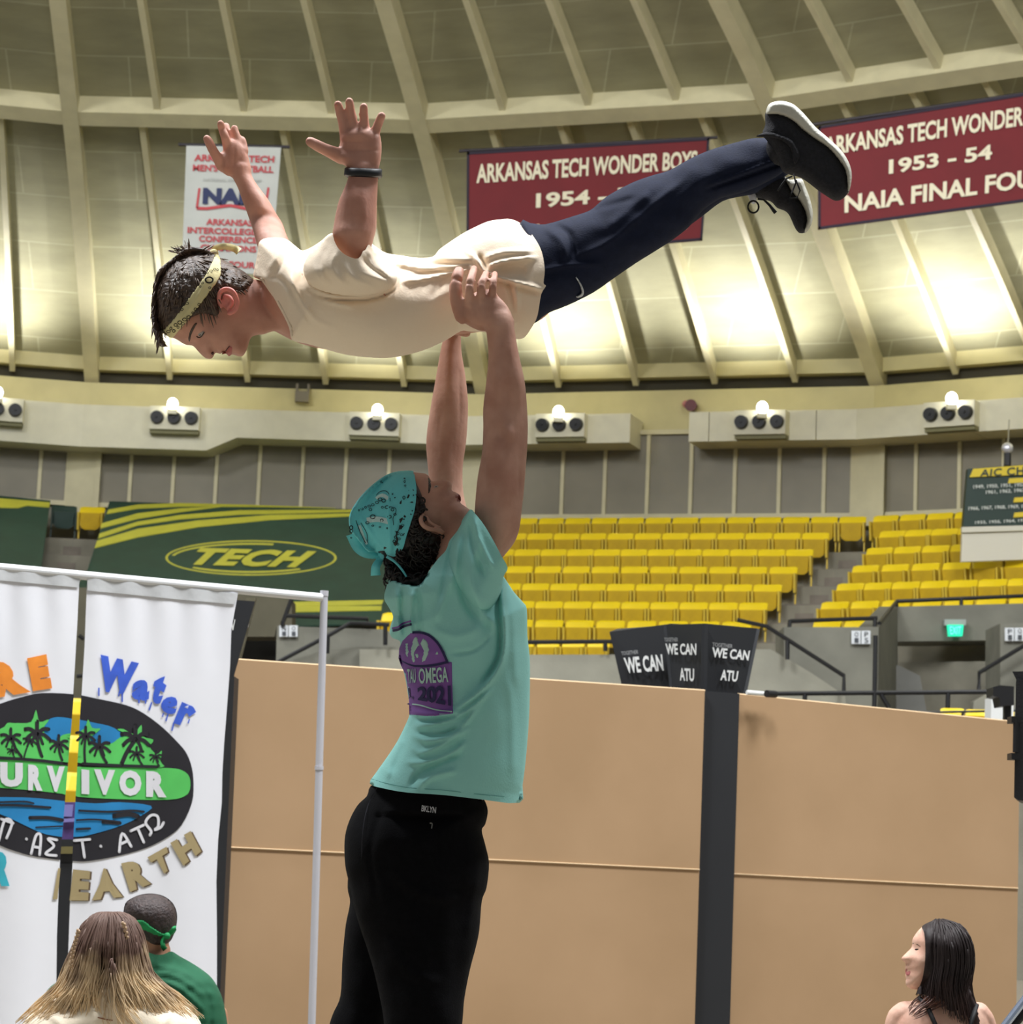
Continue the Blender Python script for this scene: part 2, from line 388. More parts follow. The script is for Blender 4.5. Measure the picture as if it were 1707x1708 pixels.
for i, (px, py, k) in enumerate(((-4, 682, 0), (291, 697, 0), (624, 707, 0), (934, 709, 1), (1267, 704, 1), (1583, 690, 2))):
    kk = k if i else -1
    s, z, p = onch(px, py, kk, R0-1.25); a, nn, d, L = chplane(kk, R0); nn = -nn if nn.y > 0 else nn
    t = empty('air_nozzle_box', p, 'cream box with three black nozzles, '+places[i], 'air nozzle box', 'air nozzle boxes along the duct')
    bm = bmesh.new(); hw = .56/L; chbox(bm, kk, s-hw, s+hw, R0-1.25, R0-.94, z-.25, z+.25); obj('housing', bm, ductm, t)
    bm = bmesh.new(); chbox(bm, kk, s-hw*.98, s+hw*.98, R0-1.18, R0-.94, z-.33, z-.25); obj('drip_tray', bm, mat('tray_olive', (120, 116, 78), .6), t)
    for j in (-1, 0, 1):
        bm = bmesh.new(); c = p+d*(j*.37); bmesh.ops.create_cone(bm, cap_ends=True, segments=20, radius1=.15, radius2=.13, depth=.14, matrix=Matrix.Translation(c-Vector(nn)*-.05) @ Vector(nn).to_track_quat('Z', 'Y').to_matrix().to_4x4()); 
        bmesh.ops.create_cone(bm, cap_ends=True, segments=16, radius1=.05, radius2=.03, depth=.2, matrix=Matrix.Translation(c-Vector(nn)*-.05) @ Vector(nn).to_track_quat('Z', 'Y').to_matrix().to_4x4()); obj('nozzle', bm, nozm, t)
    lpx = ((-4, 655), (288, 674), (630, 684), (932, 687), (1272, 680), (1588, 665))[i]
    s2, z2, p2 = onch(lpx[0], lpx[1], kk, R0-1.42)
    lt = empty('flood_lamp', p2, 'glowing uplight lamp standing on the duct, '+places[i], 'lamp', 'uplight lamps along the duct')
    bm = bmesh.new(); ball(bm, p2, .115, (1, 1, 1.15)); obj('bulb', bm, bulbm, lt, True)
    bm = bmesh.new(); abox(bm, p2.x-.1, p2.x+.1, p2.y-.06, p2.y+.06, p2.z-.22, p2.z-.12); obj('lamp_base', bm, ductm, lt)
# light given off by the uplights of every bay
for k in BAYS:
    for s in (.25, .73):
        l = bpy.data.lights.new('uplight', 'SPOT'); l.energy = 560; l.color = (1, 1, 1); l.shadow_soft_size = .12; l.spot_size = math.radians(128); l.spot_blend = .6
        o = bpy.data.objects.new('uplight', l); COL.objects.link(o); o.location = ch(k, s, R0-1.75, HS_-.12)
        o.rotation_euler = (ch(k, s, R0-1.0, HS_+3)-o.location).to_track_quat('-Z', 'Y').to_euler()
# small things on the fascia
s, z, p = onch(505, 661, 0, RS-.12)
t = empty('floodlight', p, 'small grey box fixture fixed under the dark gap of the eaves', 'light fixture'); bm = bmesh.new(); abox(bm, p.x-.15, p.x+.15, p.y-.2, p.y, p.z-.15, p.z+.08); obj('housing', bm, mat('fixture_grey', (120, 112, 95), .5), t)
bm = bmesh.new(); abox(bm, p.x-.15, p.x-.1, p.y-.1, p.y+.02, p.z+.08, p.z+.26); abox(bm, p.x+.1, p.x+.15, p.y-.1, p.y+.02, p.z+.08, p.z+.26); obj('bracket', bm, mat('fixture_grey', (0, 0, 0)), t)
s, z, p = onch(1157, 679, 1, RS-.12)
t = empty('alarm_horn', p, 'dark red alarm horn on the cream fascia', 'alarm horn'); nv = (C-p); nv.z = 0; nv.normalize(); q4 = nv.to_track_quat('Z', 'Y').to_matrix().to_4x4()
bm = bmesh.new(); bmesh.ops.create_cone(bm, cap_ends=True, segments=20, radius1=.1, radius2=.13, depth=.2, matrix=Matrix.Translation(p+nv*.12) @ q4); obj('horn_bell', bm, mat('dark_red', (92, 22, 24), .4), t)
bm = bmesh.new(); ball(bm, p+Vector((-.16, 0, .06)), .08); obj('strobe', bm, mat('strobe_pink', (190, 120, 120), .4), t)
# ---------------------------------------------------------------- terraces and seats
ROWY = [861, 887.5, 915, 944, 973.5, 1004, 1036]
RR = [R0-.75-.85*i for i in range(7)]
ZR = [onch(1250, y, 1, r)[1] for y, r in zip(ROWY, RR)]
print('row tops', [round(z, 2) for z in ZR])
def terrace(k, s0=0, s1=1, rows=range(7), name='seating_terrace'):
    bm = bmesh.new()
    for i in rows:
        zf = ZR[i]-.82; zn = ZR[i+1]-.82 if i < 6 else zf-.5
        chbox(bm, k, s0, s1, RR[i]-.55, R0+.05 if i == 0 else RR[i]+.32, 0 if 0 else zf-1.2, zf)
    return setp(obj(name, bm, conc), kind='structure')
for k in (-1, 0, 1, 2, 3): terrace(k)
def seat_parts():
    t = bpy.data.objects.new('folding_seat', None); COL.objects.link(t)
    bm = bmesh.new(); rows = []
    for z, y in ((.40, -.05), (.62, -.02), (.80, .065), (.835, .095)):
        rows.append([(x, y+.05*(1-(x/.27)**2), z-(.02 if abs(x) > .26 and z > .8 else 0)) for x in np.linspace(-.272, .272, 9)])
    for off in (0, .03):
        pass
    A = [[bm.verts.new((x, y, z)) for x, y, z in r] for r in rows]; B = [[bm.verts.new((x, y+.03, z)) for x, y, z in r] for r in rows]
    for G, fl in ((A, 0), (B, 1)):
        for i in range(3):
            for j in range(8):
                q = (G[i][j], G[i][j+1], G[i+1][j+1], G[i+1][j]); bm.faces.new(q[::-1] if fl else q)
    for j in range(8): bm.faces.new((A[3][j], A[3][j+1], B[3][j+1], B[3][j])); bm.faces.new((A[0][j], B[0][j], B[0][j+1], A[0][j+1]))
    for i in range(3): bm.faces.new((A[i][0], A[i+1][0], B[i+1][0], B[i][0])); bm.faces.new((A[i][8], B[i][8], B[i+1][8], A[i+1][8]))
    obj('backrest', bm, yel, t)
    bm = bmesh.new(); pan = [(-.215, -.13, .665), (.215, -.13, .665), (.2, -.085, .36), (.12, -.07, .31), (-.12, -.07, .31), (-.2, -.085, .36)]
    prism(bm, pan, Vector((0, .05, .012))); obj('seat_pan', bm, mat('seat_yellow_shaded', (196, 160, 8), .6, .08, 5), t)  # same plastic as the backrest; the pan's shade is put into this darker yellow
    for x in (-.255, .255):
        bm = bmesh.new(); box(bm, [(x+a, b_, c_) for c_, w in ((0, .012), (.34, .014)) for a, b_ in ((-w, -.02), (w, -.02), (w, .03), (-w, .03))]); box(bm, [(x+a, b_, c_) for c_, y0 in ((.30, -.12), (.68, -.17)) for a, b_ in ((-.018, y0), (.018, y0), (.018, .04), (-.018, .04))])
        obj('armrest', bm, mat('seat_edge', (214, 184, 60), .45), t)
    for c in t.children: c.matrix_parent_inverse = Matrix()
    return t
proto = seat_parts(); first = [True]; seatcount = 0
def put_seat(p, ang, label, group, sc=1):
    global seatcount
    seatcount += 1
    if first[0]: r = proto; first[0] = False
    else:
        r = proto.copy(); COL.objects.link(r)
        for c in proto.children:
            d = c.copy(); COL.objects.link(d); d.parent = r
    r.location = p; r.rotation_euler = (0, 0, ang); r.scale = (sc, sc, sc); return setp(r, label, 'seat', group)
ORD = ['aisle', 'second', 'third', 'fourth', 'fifth', 'sixth', 'seventh', 'eighth', 'ninth', 'tenth', 'eleventh', 'twelfth', 'thirteenth', 'fourteenth', 'fifteenth', 'sixteenth', 'seventeenth']
def seatrow(k, i, xa, xb, label, group, pitch=.585):
    a, nn, d, L = chplane(k, RR[i]); sa = onch(xa, ROWY[i]+10, k, RR[i])[0]*L; sb = onch(xb, ROWY[i]+10, k, RR[i])[0]*L
    n = max(1, int(round((sb-sa)/pitch))); ang = math.atan2(d.y, d.x)
    for j in range(n):
        if xa < 650 or True:
            p = a+d*(sb-(j+.5)*(sb-sa)/n if xb < 1500 else sa+(j+.5)*(sb-sa)/n); p.z = ZR[i]-.835
            put_seat(p, ang, label.replace('#', 'aisle seat' if j == 0 else ORD[j]+' seat from the aisle'), group)
rn = ['top', 'second', 'third', 'fourth', 'fifth', 'sixth', 'seventh']
ends = [1446, 1384, 1357, 1332, 1305, 1281, 1255]
starts = [810, 790, 770, 748, 730, 705, 690]
for i in range(7):
    seatrow(1, i, starts[i], ends[i], 'folded yellow seat in the %s row of the middle block, #' % rn[i], 'yellow seats, %s row of the middle block' % rn[i])
rst = [1454, 1466, 1443, 1418, 1394, 1368, 1350]
ren = [1780, 1780, 1780, 1780, 1780, 1790, 1790]
for i in range(7):
    e = ren[i]
    if i == 6: seatrow(2, i, 1352, 1457, 'folded yellow seat behind the short black rail, #', 'yellow seats behind the short rail'); continue
    if i == 5: seatrow(2, i, 1366, e, 'folded yellow seat in the sixth row of the right block, #', 'yellow seats, sixth row of the right block'); continue
    seatrow(2, i, rst[i], e, 'folded yellow seat in the %s row of the right block, #' % rn[i], 'yellow seats, %s row of the right block' % rn[i])
# single seats at the head of the left aisle
s, z, p = onch(154, 840, 0, RR[0]); a, nn, d, L = chplane(0, RR[0])
put_seat(Vector((p.x, p.y, ZR[0]-.86)), math.atan2(d.y, d.x), 'single folded yellow seat beside the left aisle under the windows', None)
for c in []: pass
s, z, p = onch(108, 838, -1, RR[0]); g = empty('folding_seat', Vector((p.x, p.y, ZR[0]-.86)), 'dark green folded seats at the head of the left aisle', 'seat')
a, nn, d, L = chplane(-1, RR[0]); dg = mat('seat_green', (24, 52, 44), .5)
mm = Matrix.Translation(g.location) @ Matrix.Rotation(math.atan2(d.y, d.x), 4, 'Z')
for c in proto.children:
    m2 = c.data.copy(); m2.materials.clear(); m2.transform(mm); link(c.name.split('.')[0], m2, dg, g)
# stairs of the aisles
for kk, lab in ((0, 'left'), (1, 'middle'), (2, 'right')):
    bm = bmesh.new(); a = pol(1, kk, 0)-C; side = Vector((a.y, -a.x, 0)).normalized()
    for i in range(13):
        r = R0-.9-.425*i; z = (ZR[0]-.82)-(ZR[0]-ZR[6])/12*i
        p = C+a.normalized()*r
        box(bm, [p+side*x+a.normalized()*y+Vector((0, 0, zz)) for zz in (z-.5, z+.06) for x, y in ((-.55, 0), (.55, 0), (.55, .46), (-.55, .46))])
    o = obj('aisle_stairs', bm, mat('aisle_concrete', (122, 114, 104), .9, .15, 3, .3, 15)); o['kind'] = 'structure'
# ---------------------------------------------------------------- green covers over the seats
pa, pb, pc = ch(0, .5, RR[0]+.1, ZR[0]+.10), ch(0, .4, RR[0]+.1, ZR[0]+.10), ch(0, .5, RR[6]-.1, ZR[6]+.10)
tn = (pb-pa).cross(pc-pa).normalized()
pa1, pb1, pc1 = ch(-1, .5, RR[0]+.1, ZR[0]+.10), ch(-1, .4, RR[0]+.1, ZR[0]+.10), ch(-1, .5, RR[6]-.1, ZR[6]+.10)
tn1 = (pb1-pa1).cross(pc1-pa1).normalized()
if tn.z < 0: tn = -tn
if tn1.z < 0: tn1 = -tn1
green = mat('tarp_green', (30, 62, 50), .7, .12, 2, .2, 6); tyel = mat('tarp_yellow', (188, 186, 62), .6, .06, 3)
def onT(poly, m, name, parent, lift, P0=pa, N=tn, th=.03, smooth=0):
    bm = bmesh.new(); q = crom(poly, smooth, True) if smooth else poly
    prism(bm, [WP(x, y, P0, N)+N*lift for x, y in q], N*th); return obj(name, bm, m, parent)
tp = empty('seat_cover', WP(420, 940, pa, tn), 'large green seat cover with yellow swooshes and oval lettered emblem', 'seat cover')
onT([(183, 838), (400, 845.5), (600, 852), (775, 857), (640, 1041), (487, 1047), (486, 1006), (118, 990), (143, 962)], green, 'cover_sheet', tp, 0)
for q in ([(181, 853), (230, 844.5), (300, 842), (420, 845), (560, 850), (420, 848), (300, 847.5), (230, 851), (178, 860)],
          [(170, 876), (230, 859), (300, 851), (372, 847.5), (300, 857), (230, 868), (168, 884)],
          [(166, 893), (230, 873), (300, 862), (400, 854), (590, 853), (680, 855), (590, 856.5), (400, 861), (300, 869), (230, 879), (164, 901)],
          [(162, 905), (230, 885), (330, 871), (450, 862), (600, 859), (690, 859), (600, 863), (450, 870), (330, 882), (230, 899), (158, 917)],
          [(489, 1007), (640, 1004), (637, 1011), (580, 1013), (489, 1014)], [(489, 1014), (637, 1014), (636, 1021), (489, 1024)]):
    onT(q, tyel, 'yellow_stripe', tp, .03, th=.012)
def ell(cx, cy, rx, ry, n=40, rot=0.0):
    return [(cx+rx*math.cos(a)*math.cos(rot)-ry*math.sin(a)*math.sin(rot), cy+rx*math.cos(a)*math.sin(rot)+ry*math.sin(a)*math.cos(rot)) for a in np.linspace(0, 2*math.pi, n, endpoint=False)]
def ring(cx, cy, rx, ry, w, m, nm, lift=.032, a0=0, a1=2*math.pi, par=tp):
    bm = bmesh.new(); A = np.linspace(a0, a1, 60)
    fn = lambda a, k: WP(cx+(rx-k*w)*math.cos(a), cy+(ry-k*w*.6)*math.sin(a), pa, tn)+tn*lift
    for x, y in zip(A, A[1:]): bm.faces.new([bm.verts.new(v) for v in (fn(x, 0), fn(y, 0), fn(y, 1), fn(x, 1))])
    return obj(nm, bm, m, par)
ring(419, 933, 143, 29.5, 4, tyel, 'emblem_ring'); ring(419, 933, 134, 25, 5, tyel, 'emblem_ring', a0=.9, a1=2.4); ring(419, 933, 134, 25, 5, tyel, 'emblem_ring', a0=3.3, a1=5.0)
f = quadfn(*[WP(x, y, pa, tn)+tn*.05 for x, y in ((331, 917), (529, 923), (509, 951), (318, 946))])
lettering('emblem_letters', 'TECH', f, tyel, tp, bold=.055, shear=.3, space=1.1)
tp2 = empty('seat_cover', WP(40, 900, pa1, tn1), 'green seat cover with one yellow band at the left edge', 'seat cover')
onT([(-160, 822), (0, 829), (84, 837), (70, 940), (58, 1000), (-160, 990)], green, 'cover_sheet', tp2, 0, pa1, tn1)
onT([(-160, 826), (0, 834), (83, 841), (82, 849), (45, 846), (30, 850), (-160, 846)], tyel, 'yellow_stripe', tp2, .03, pa1, tn1, .012)
# ---------------------------------------------------------------- hanging banners
redm = mat('banner_red', (102, 14, 22), .75, .08, 1.5, .2, 3); bwhite = mat('banner_letter', (214, 206, 178), .7)
navy = mat('banner_hem', (34, 26, 42), .8)
def banner(name, quad, Y, label, m, lines, hem=None, th=.03, lm=bwhite):
    Q = [W(x, y, Y) for x, y in quad]; t = empty(name, (Q[0]+Q[1])/2, label, 'banner')
    bm = bmesh.new(); prism(bm, Q, Vector((0, th, 0))); obj('banner_cloth', bm, m, t)
    fn = quadfn(Q[0], Q[1], Q[2], Q[3], Vector((0, -.012, 0)))
    if hem:
        bm = bmesh.new()
        for u0, u1, v0, v1 in ((0, 1, .975, 1), (0, 1, 0, .025), (0, .01, 0, 1), (.99, 1, 0, 1)):
            bm.faces.new([bm.verts.new(fn(u, v)) for u, v in ((u0, v0), (u1, v0), (u1, v1), (u0, v1))])
        obj('hem', bm, hem, t)
    for ln in lines:
        nm, body, u0, u1, v0, v1, mm_, kw = ln
        g = lambda u, v, u0=u0, u1=u1, v0=v0, v1=v1: fn(u0+(u1-u0)*u, v0+(v1-v0)*v)+Vector((0, -.012, 0))
        lettering(nm, body, g, mm_, t, **kw)
    bm = bmesh.new(); tube(bm, [Q[0]+Vector((-.15, .05, .03)), Q[1]+Vector((.15, .05, .03))], .03); obj('hanging_bar', bm, mat('bar_dark', (40, 34, 40), .6), t)
    return t, fn, Q
YB = 44.0
B = dict(bold=.03)
banner('championship_banner', [(779, 254), (1184, 230), (1172, 401), (778, 434)], YB, 'red banner with white lettering 1954-55, hanging behind the legs of the lifted person', redm,
       [('lettering', 'ARKANSAS TECH WONDER BOYS', .04, .955, .70, .88, bwhite, B), ('lettering', '1954 - 55', .29, .74, .43, .57, bwhite, B), ('lettering', 'NAIA FINAL FOUR', .10, .93, .12, .28, bwhite, B)], navy)
banner('championship_banner', [(1365, 211), (1790, 143), (1780, 327), (1365, 383)], 39.0, 'red banner with white lettering 1953-54, cut by the right edge of the photo', redm,
       [('lettering', 'ARKANSAS TECH WONDER BOYS', .025, .975, .70, .88, bwhite, B), ('lettering', '1953 - 54', .28, .69, .43, .57, bwhite, B), ('lettering', 'NAIA FINAL FOUR', .105, .93, .12, .29, bwhite, B)], navy)
greyw = mat('banner_grey', (176, 178, 172), .7, .04, 2); bred = mat('letter_red', (176, 60, 66), .7); bnavy = mat('letter_navy', (30, 40, 80), .7); bgr = mat('letter_grey', (150, 152, 148), .7)
t, fn, Q = banner('conference_banner', [(311, 243), (469, 246), (452, 458), (303, 452)], YB-1, 'pale grey vertical banner with red and navy lettering behind the far raised hand', greyw,
       [('lettering', 'ARKANSAS TECH', .09, .94, .875, .93, bred, dict(bold=.03)), ('lettering', "MEN'S BASKETBALL", .08, .94, .795, .85, bred, dict(bold=.03)), ('lettering', 'NATIONAL CHAMPIONSHIP', .2, .82, .715, .74, bgr, {}),
        ('emblem_letters', 'NAIA', .2, .86, .535, .665, bnavy, dict(bold=.06)), ('lettering', 'ARKANSAS', .25, .76, .37, .42, bred, dict(bold=.03)), ('lettering', 'INTERCOLLEGIATE', .05, .97, .30, .35, bred, dict(bold=.03)),
        ('lettering', 'CONFERENCE', .18, .82, .235, .285, bred, dict(bold=.03)), ('lettering', 'CHAMPIONS', .2, .82, .165, .215, bred, dict(bold=.03)), ('lettering', 'FINAL FOUR', .2, .82, .04, .09, bred, dict(bold=.03))])
bm = bmesh.new()
for a_, b_ in zip([(.16, .66), (.14, .5), (.25, .5), (.5, .53), (.75, .5), (.88, .48)], [(.14, .5), (.25, .5), (.5, .53), (.75, .5), (.88, .48), (.9, .68)]):
    d = Vector((b_[0]-a_[0], b_[1]-a_[1])); nn = Vector((-d.y, d.x)).normalized()*.012
    bm.faces.new([bm.verts.new(fn(*q)+Vector((0, -.008, 0))) for q in ((a_[0]-nn.x, a_[1]-nn.y), (b_[0]-nn.x, b_[1]-nn.y), (b_[0]+nn.x, b_[1]+nn.y), (a_[0]+nn.x, a_[1]+nn.y))])
obj('emblem_outline', bm, bred, t)
# ---------------------------------------------------------------- green sign at the right edge
YS = 44.5
sg = mat('sign_green', (18, 46, 36), .5); sy = mat('sign_yellow', (216, 190, 30), .5); sw = mat('sign_white', (200, 204, 196), .6); wht = mat('board_white', (214, 210, 194), .7)
t = empty('title_board', W(1690, 935, YS), 'dark green board with yellow header and rows of white years at the right edge', 'sign')
slab('board', [(1615, 782), (1800, 768), (1800, 874), (1607, 878)], YS, .2, sg, t)
slab('header', [(1624, 782), (1800, 769), (1800, 787), (1618, 796)], YS-.04, .04, sy, t)
f = quadfn(*[W(x, y, YS-.06) for x, y in ((1637, 783), (1709, 778), (1709, 792), (1635, 795))]); lettering('lettering', 'AIC CH', f, mat('sign_ink', (24, 48, 36), .5), t, bold=.02, space=1.1)
for (x0, y0, x1, y1) in ((1682, 798, 1740, 806), (1691, 830, 1740, 838), (1691, 855, 1740, 863)): slab('yellow_plate', [(x0+2, y0), (x1, y0-3), (x1, y1-3), (x0, y1)], YS-.03, .03, sy, t)
for body, x0, x1, y0, y1 in (('1949, 1950, 1951, 1952,', 1624, 1712, 809, 816), ('1961, 1962, 1963,', 1645, 1712, 818, 825), ('1966, 1967, 1968, 1969, 19', 1616, 1712, 845, 852), ('1933, 1956, 1964, 197', 1627, 1712, 869, 875)):
    f = quadfn(*[W(x, y, YS-.03) for x, y in ((x0, y0), (x1, y0-4), (x1, y1-4), (x0, y1))]); lettering('lettering', body, f, sw, t, bold=.02)
t = empty('backing_board', W(1700, 936, YS-.3), 'plain off-white board standing under the green title board', 'board')
slab('panel', [(1606, 879), (1800, 874), (1800, 930), (1604, 937)], YS, .12, wht, t); slab('ledge', [(1605, 879), (1800, 874), (1800, 882), (1605, 888)], YS-.06, .1, wht, t)
p = W(1681, 748, YS); t = empty('siren_lamp', W(1681, 776, YS), 'round silvery lamp on a black post above the green board', 'lamp')
bm = bmesh.new(); ball(bm, p, .11); obj('lamp_globe', bm, mat('globe_silver', (215, 215, 225), .25, metal=.6), t, True)
bm = bmesh.new(); tube(bm, [W(1681, 756, YS), W(1681, 777, YS)], .07); obj('post', bm, blackm, t)
bm = bmesh.new(); tube(bm, [W(1682, 742, YS), W(1684, 700, YS+.3)], .012); obj('cable', bm, mat('cable_pale', (150, 145, 125), .6), t)
# ---------------------------------------------------------------- passage in the stand on the right
YV = 39.0
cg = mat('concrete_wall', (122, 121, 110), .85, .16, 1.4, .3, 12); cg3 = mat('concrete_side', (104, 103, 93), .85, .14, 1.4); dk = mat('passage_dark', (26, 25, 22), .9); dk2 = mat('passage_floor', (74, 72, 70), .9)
def struct(name, poly, Y, th, m): return setp(slab(name, poly, Y, th, m), kind='structure')
struct('trim_501', [(1308, 1046), (1466, 1046), (1462, 1260), (1310, 1260)], YV, 1.2, cg)
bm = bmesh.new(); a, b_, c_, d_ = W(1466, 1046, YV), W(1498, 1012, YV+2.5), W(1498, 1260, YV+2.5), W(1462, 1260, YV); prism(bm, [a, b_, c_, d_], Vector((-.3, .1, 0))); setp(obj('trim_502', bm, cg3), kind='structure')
struct('trim_503', [(1498, 1012), (1800, 1004), (1800, 1066), (1498, 1070)], YV+2.5, 1.0, cg)
struct('trim_504', [(1669, 1040), (1800, 1037), (1800, 1260), (1669, 1260)], YV, 1.2, cg)
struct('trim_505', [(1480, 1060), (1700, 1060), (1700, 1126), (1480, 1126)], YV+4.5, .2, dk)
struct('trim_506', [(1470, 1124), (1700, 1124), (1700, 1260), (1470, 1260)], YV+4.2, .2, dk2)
struct('trim_507', [(1466, 1105), (1500, 1110), (1535, 1127), (1547, 1190), (1547, 1230), (1462, 1230)], YV+2.3, .1, mat('concrete_lit', (128, 128, 124), .85, .1, 2))
struct('trim_508', [(1625, 1170), (1669, 1145), (1669, 1240), (1618, 1240)], YV+.6, .3, conc2)
struct('trim_509', [(1130, 1072), (1160, 1083), (1286, 1083), (1350, 1120), (1410, 1160), (1420, 1260), (1100, 1260)], YV-1.2, .35, conc2)
struct('trim_510', [(860, 1092), (1130, 1092), (1130, 1260), (600, 1260), (600, 1083), (640, 1083)], YV-.8, .3, conc2)
struct('trim_511', [(490, 1100), (540, 1085), (600, 1079), (700, 1079), (700, 1200), (480, 1200)], YV-.6, .3, cg)
struct('trim_512', [(462, 1044), (642, 1050), (660, 1058), (870, 1060), (870, 1200), (458, 1200)], YV, .8, cg)
struct('trim_513', [(380, 990), (487, 1000), (487, 1044), (462, 1044), (458, 1062), (380, 1062)], YV+2.2, .8, mat('concrete_olive', (92, 88, 72), .9, .1, 2))
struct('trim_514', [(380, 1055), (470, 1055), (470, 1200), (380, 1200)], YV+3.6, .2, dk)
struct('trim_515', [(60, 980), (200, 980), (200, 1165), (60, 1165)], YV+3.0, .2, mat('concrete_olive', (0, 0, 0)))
# section cards
card = mat('card_white', (216, 220, 224), .6); ink = mat('card_ink', (70, 74, 80), .6)
def cards(px, py, w, h, la, lb, lab):
    t = empty('section_sign', W(px, py+h, YV-.1), lab, 'sign')
    for j, (u, l) in enumerate(((0, la), (1, lb))):
        x0 = px+u*w; slab('sign_plate', [(x0, py), (x0+w-1.5, py), (x0+w-1.5, py+h), (x0, py+h)], YV-.08, .04, card, t)
        f = quadfn(*[W(x, y, YV-.10) for x, y in ((x0+w*.3, py+2), (x0+w*.7, py+2), (x0+w*.7, py+h*.45), (x0+w*.3, py+h*.45))]); lettering('lettering', l[0], f, ink, t)
        f = quadfn(*[W(x, y, YV-.10) for x, y in ((x0+w*.3, py+h*.55), (x0+w*.7, py+h*.55), (x0+w*.7, py+h-2), (x0+w*.3, py+h-2))]); lettering('lettering', l[1], f, ink, t)
cards(1421, 1052, 16.5, 22, 'O1', 'P5', 'pair of white section cards on the concrete wall left of the green exit sign')
cards(1677, 1047, 16.5, 22, 'P1', 'Q1', 'pair of white section cards on the concrete wall at the right edge')
cards(466, 1043, 16, 19, 'N1', 'O1', 'pair of white section cards on the concrete wall beside the metal pole')
t = empty('exit_sign', W(1595, 1062, YV+2.3), 'small glowing green exit sign over the dark passage', 'sign')
slab('sign_mount', [(1576, 1033), (1612, 1033), (1612, 1043), (1576, 1043)], YV+2.3, .15, mat('mount_grey', (160, 164, 160), .6), t)
slab('sign_face', [(1581, 1042), (1608, 1042), (1606, 1061), (1583, 1061)], YV+2.2, .1, mat('exit_green', (20, 214, 160), .5, emit=.75), t)
f = quadfn(*[W(x, y, YV+2.17) for x, y in ((1585, 1045), (1604, 1045), (1603, 1058), (1586, 1058))]); lettering('lettering', 'EXIT', f, mat('exit_letter', (120, 255, 215), .5, emit=.9), t)
# rails
def rail(name, segs, Y, lab, r=.035):
    t = empty(name, W(segs[0][0][0], segs[0][0][1], Y), lab, 'railing')
    for i, s in enumerate(segs):
        Ys = [Y]*len(s); bm = bmesh.new(); P = [W(p[0], p[1], p[2] if len(p) > 2 else Y) for p in s]; tube(bm, P, r, 8); obj('rail' if i == 0 else 'post', bm, blackm, t)
rail('handrail', [[(1318, 1036), (1464, 1031)], [(1318, 1034), (1317, 1048)], [(1460, 1031), (1460, 1048)]], YV+.1, 'short black rail on the concrete wall in front of two yellow seats')
rail('handrail', [[(1467, 1040, YV+.3), (1496, 1003, YV+2.6), (1800, 990, YV+2.6)], [(1467, 1040, YV+.3), (1466, 1050, YV+.3)], [(1496, 1003, YV+2.6), (1496, 1016, YV+2.6)], [(1604, 998, YV+2.6), (1604, 1012, YV+2.6)]], YV, 'black rail with a sloping end over the exit sign')
rail('handrail', [[(1230, 1034), (1280, 1045), (1408, 1127), (1408, 1160)], [(1314, 1068), (1314, 1100)]], YV-1.4, 'black sloping stair rail right of the black tapered boxes')
rail('handrail', [[(1720, 1070), (1634, 1122), (1633, 1150)]], YV-.4, 'black sloping stair rail at the right edge')
rail('handrail', [[(1290, 1157), (1664, 1154)], [(1343, 1157), (1343, 1175)], [(1461, 1060), (1450, 1700)], [(1470, 1158), (1483, 1180)], [(1582, 1155), (1570, 1600)]], 30, 'long level black rail just above the cardboard on the right', .03)
rail('handrail', [[(1470, 1190), (1700, 1185)], [(1606, 1188), (1606, 1250)]], 24.3, 'thin black rail over the lowest yellow seats', .012)
rail('handrail', [[(478, 1027), (614, 1032), (613, 1042)], [(472, 1036), (472, 1045)], [(486, 1000), (473, 1036)]], YV-.1, 'black rail under the green seat cover')
rail('handrail', [[(462, 1105), (548, 1060), (585, 1039), (650, 1042)], [(547, 1062), (546, 1090)], [(643, 1042), (643, 1076)]], YV-1.0, 'black stair rail passing behind the metal pole')
rail('handrail', [[(780, 1072), (1035, 1070)], [(1010, 1072), (1010, 1086)]], YV-.9, 'black rail behind the person in the teal shirt')
rail('handrail', [[(128, 1128), (140, 1127)], [(132, 1060), (140, 1066)]], YV+2, 'bits of black rail seen through the gap between the white sheets')
# lone yellow seats
for px, py, Y, sc, lab in ((662, 1030, YV+.4, 1.0, 'folded yellow seat right behind the back of the teal shirt'),
                           (872, 1078, YV+.3, .68, 'yellow seat edge showing beside the right side of the teal shirt'), (914, 1078, YV+.3, .68, 'yellow seat edge behind the low rail, one along from the teal shirt'), (956, 1078, YV+.3, .68, 'yellow seat edge behind the low rail between teal shirt and black boxes'), (998, 1078, YV+.3, .68, 'yellow seat edge behind the low rail beside the black boxes'),
                           (1588, 1190, 24.6, .43, 'lowest yellow seat under the thin rail, left one of three'), (1630, 1192, 24.6, .43, 'lowest yellow seat under the thin rail, middle of three'), (1672, 1195, 24.6, .43, 'lowest yellow seat under the thin rail, beside the black speaker')):
    p = W(px, py-9, Y); p.z -= .83*sc; put_seat(p, -.35, lab, None, sc)
for i in range(3):
    for j in range(1):
        p = W(119-3*i, 1161+62*i, 23-.8*i); p.z -= .83; put_seat(p, -.1, 'yellow seat of the lower stand showing in the gap between the white sheets, %s row' % ('upper', 'middle', 'lower')[i], None, .98)
bm = bmesh.new()
for i in range(3):
    z = W(120, 1161+62*i, 23-.8*i).z-.83; abox(bm, -8, -2, 22.3-.8*i-.1, 23.6, z-.3 if 1 else 0, z)
setp(obj('lower_terrace', bm, conc), kind='structure')
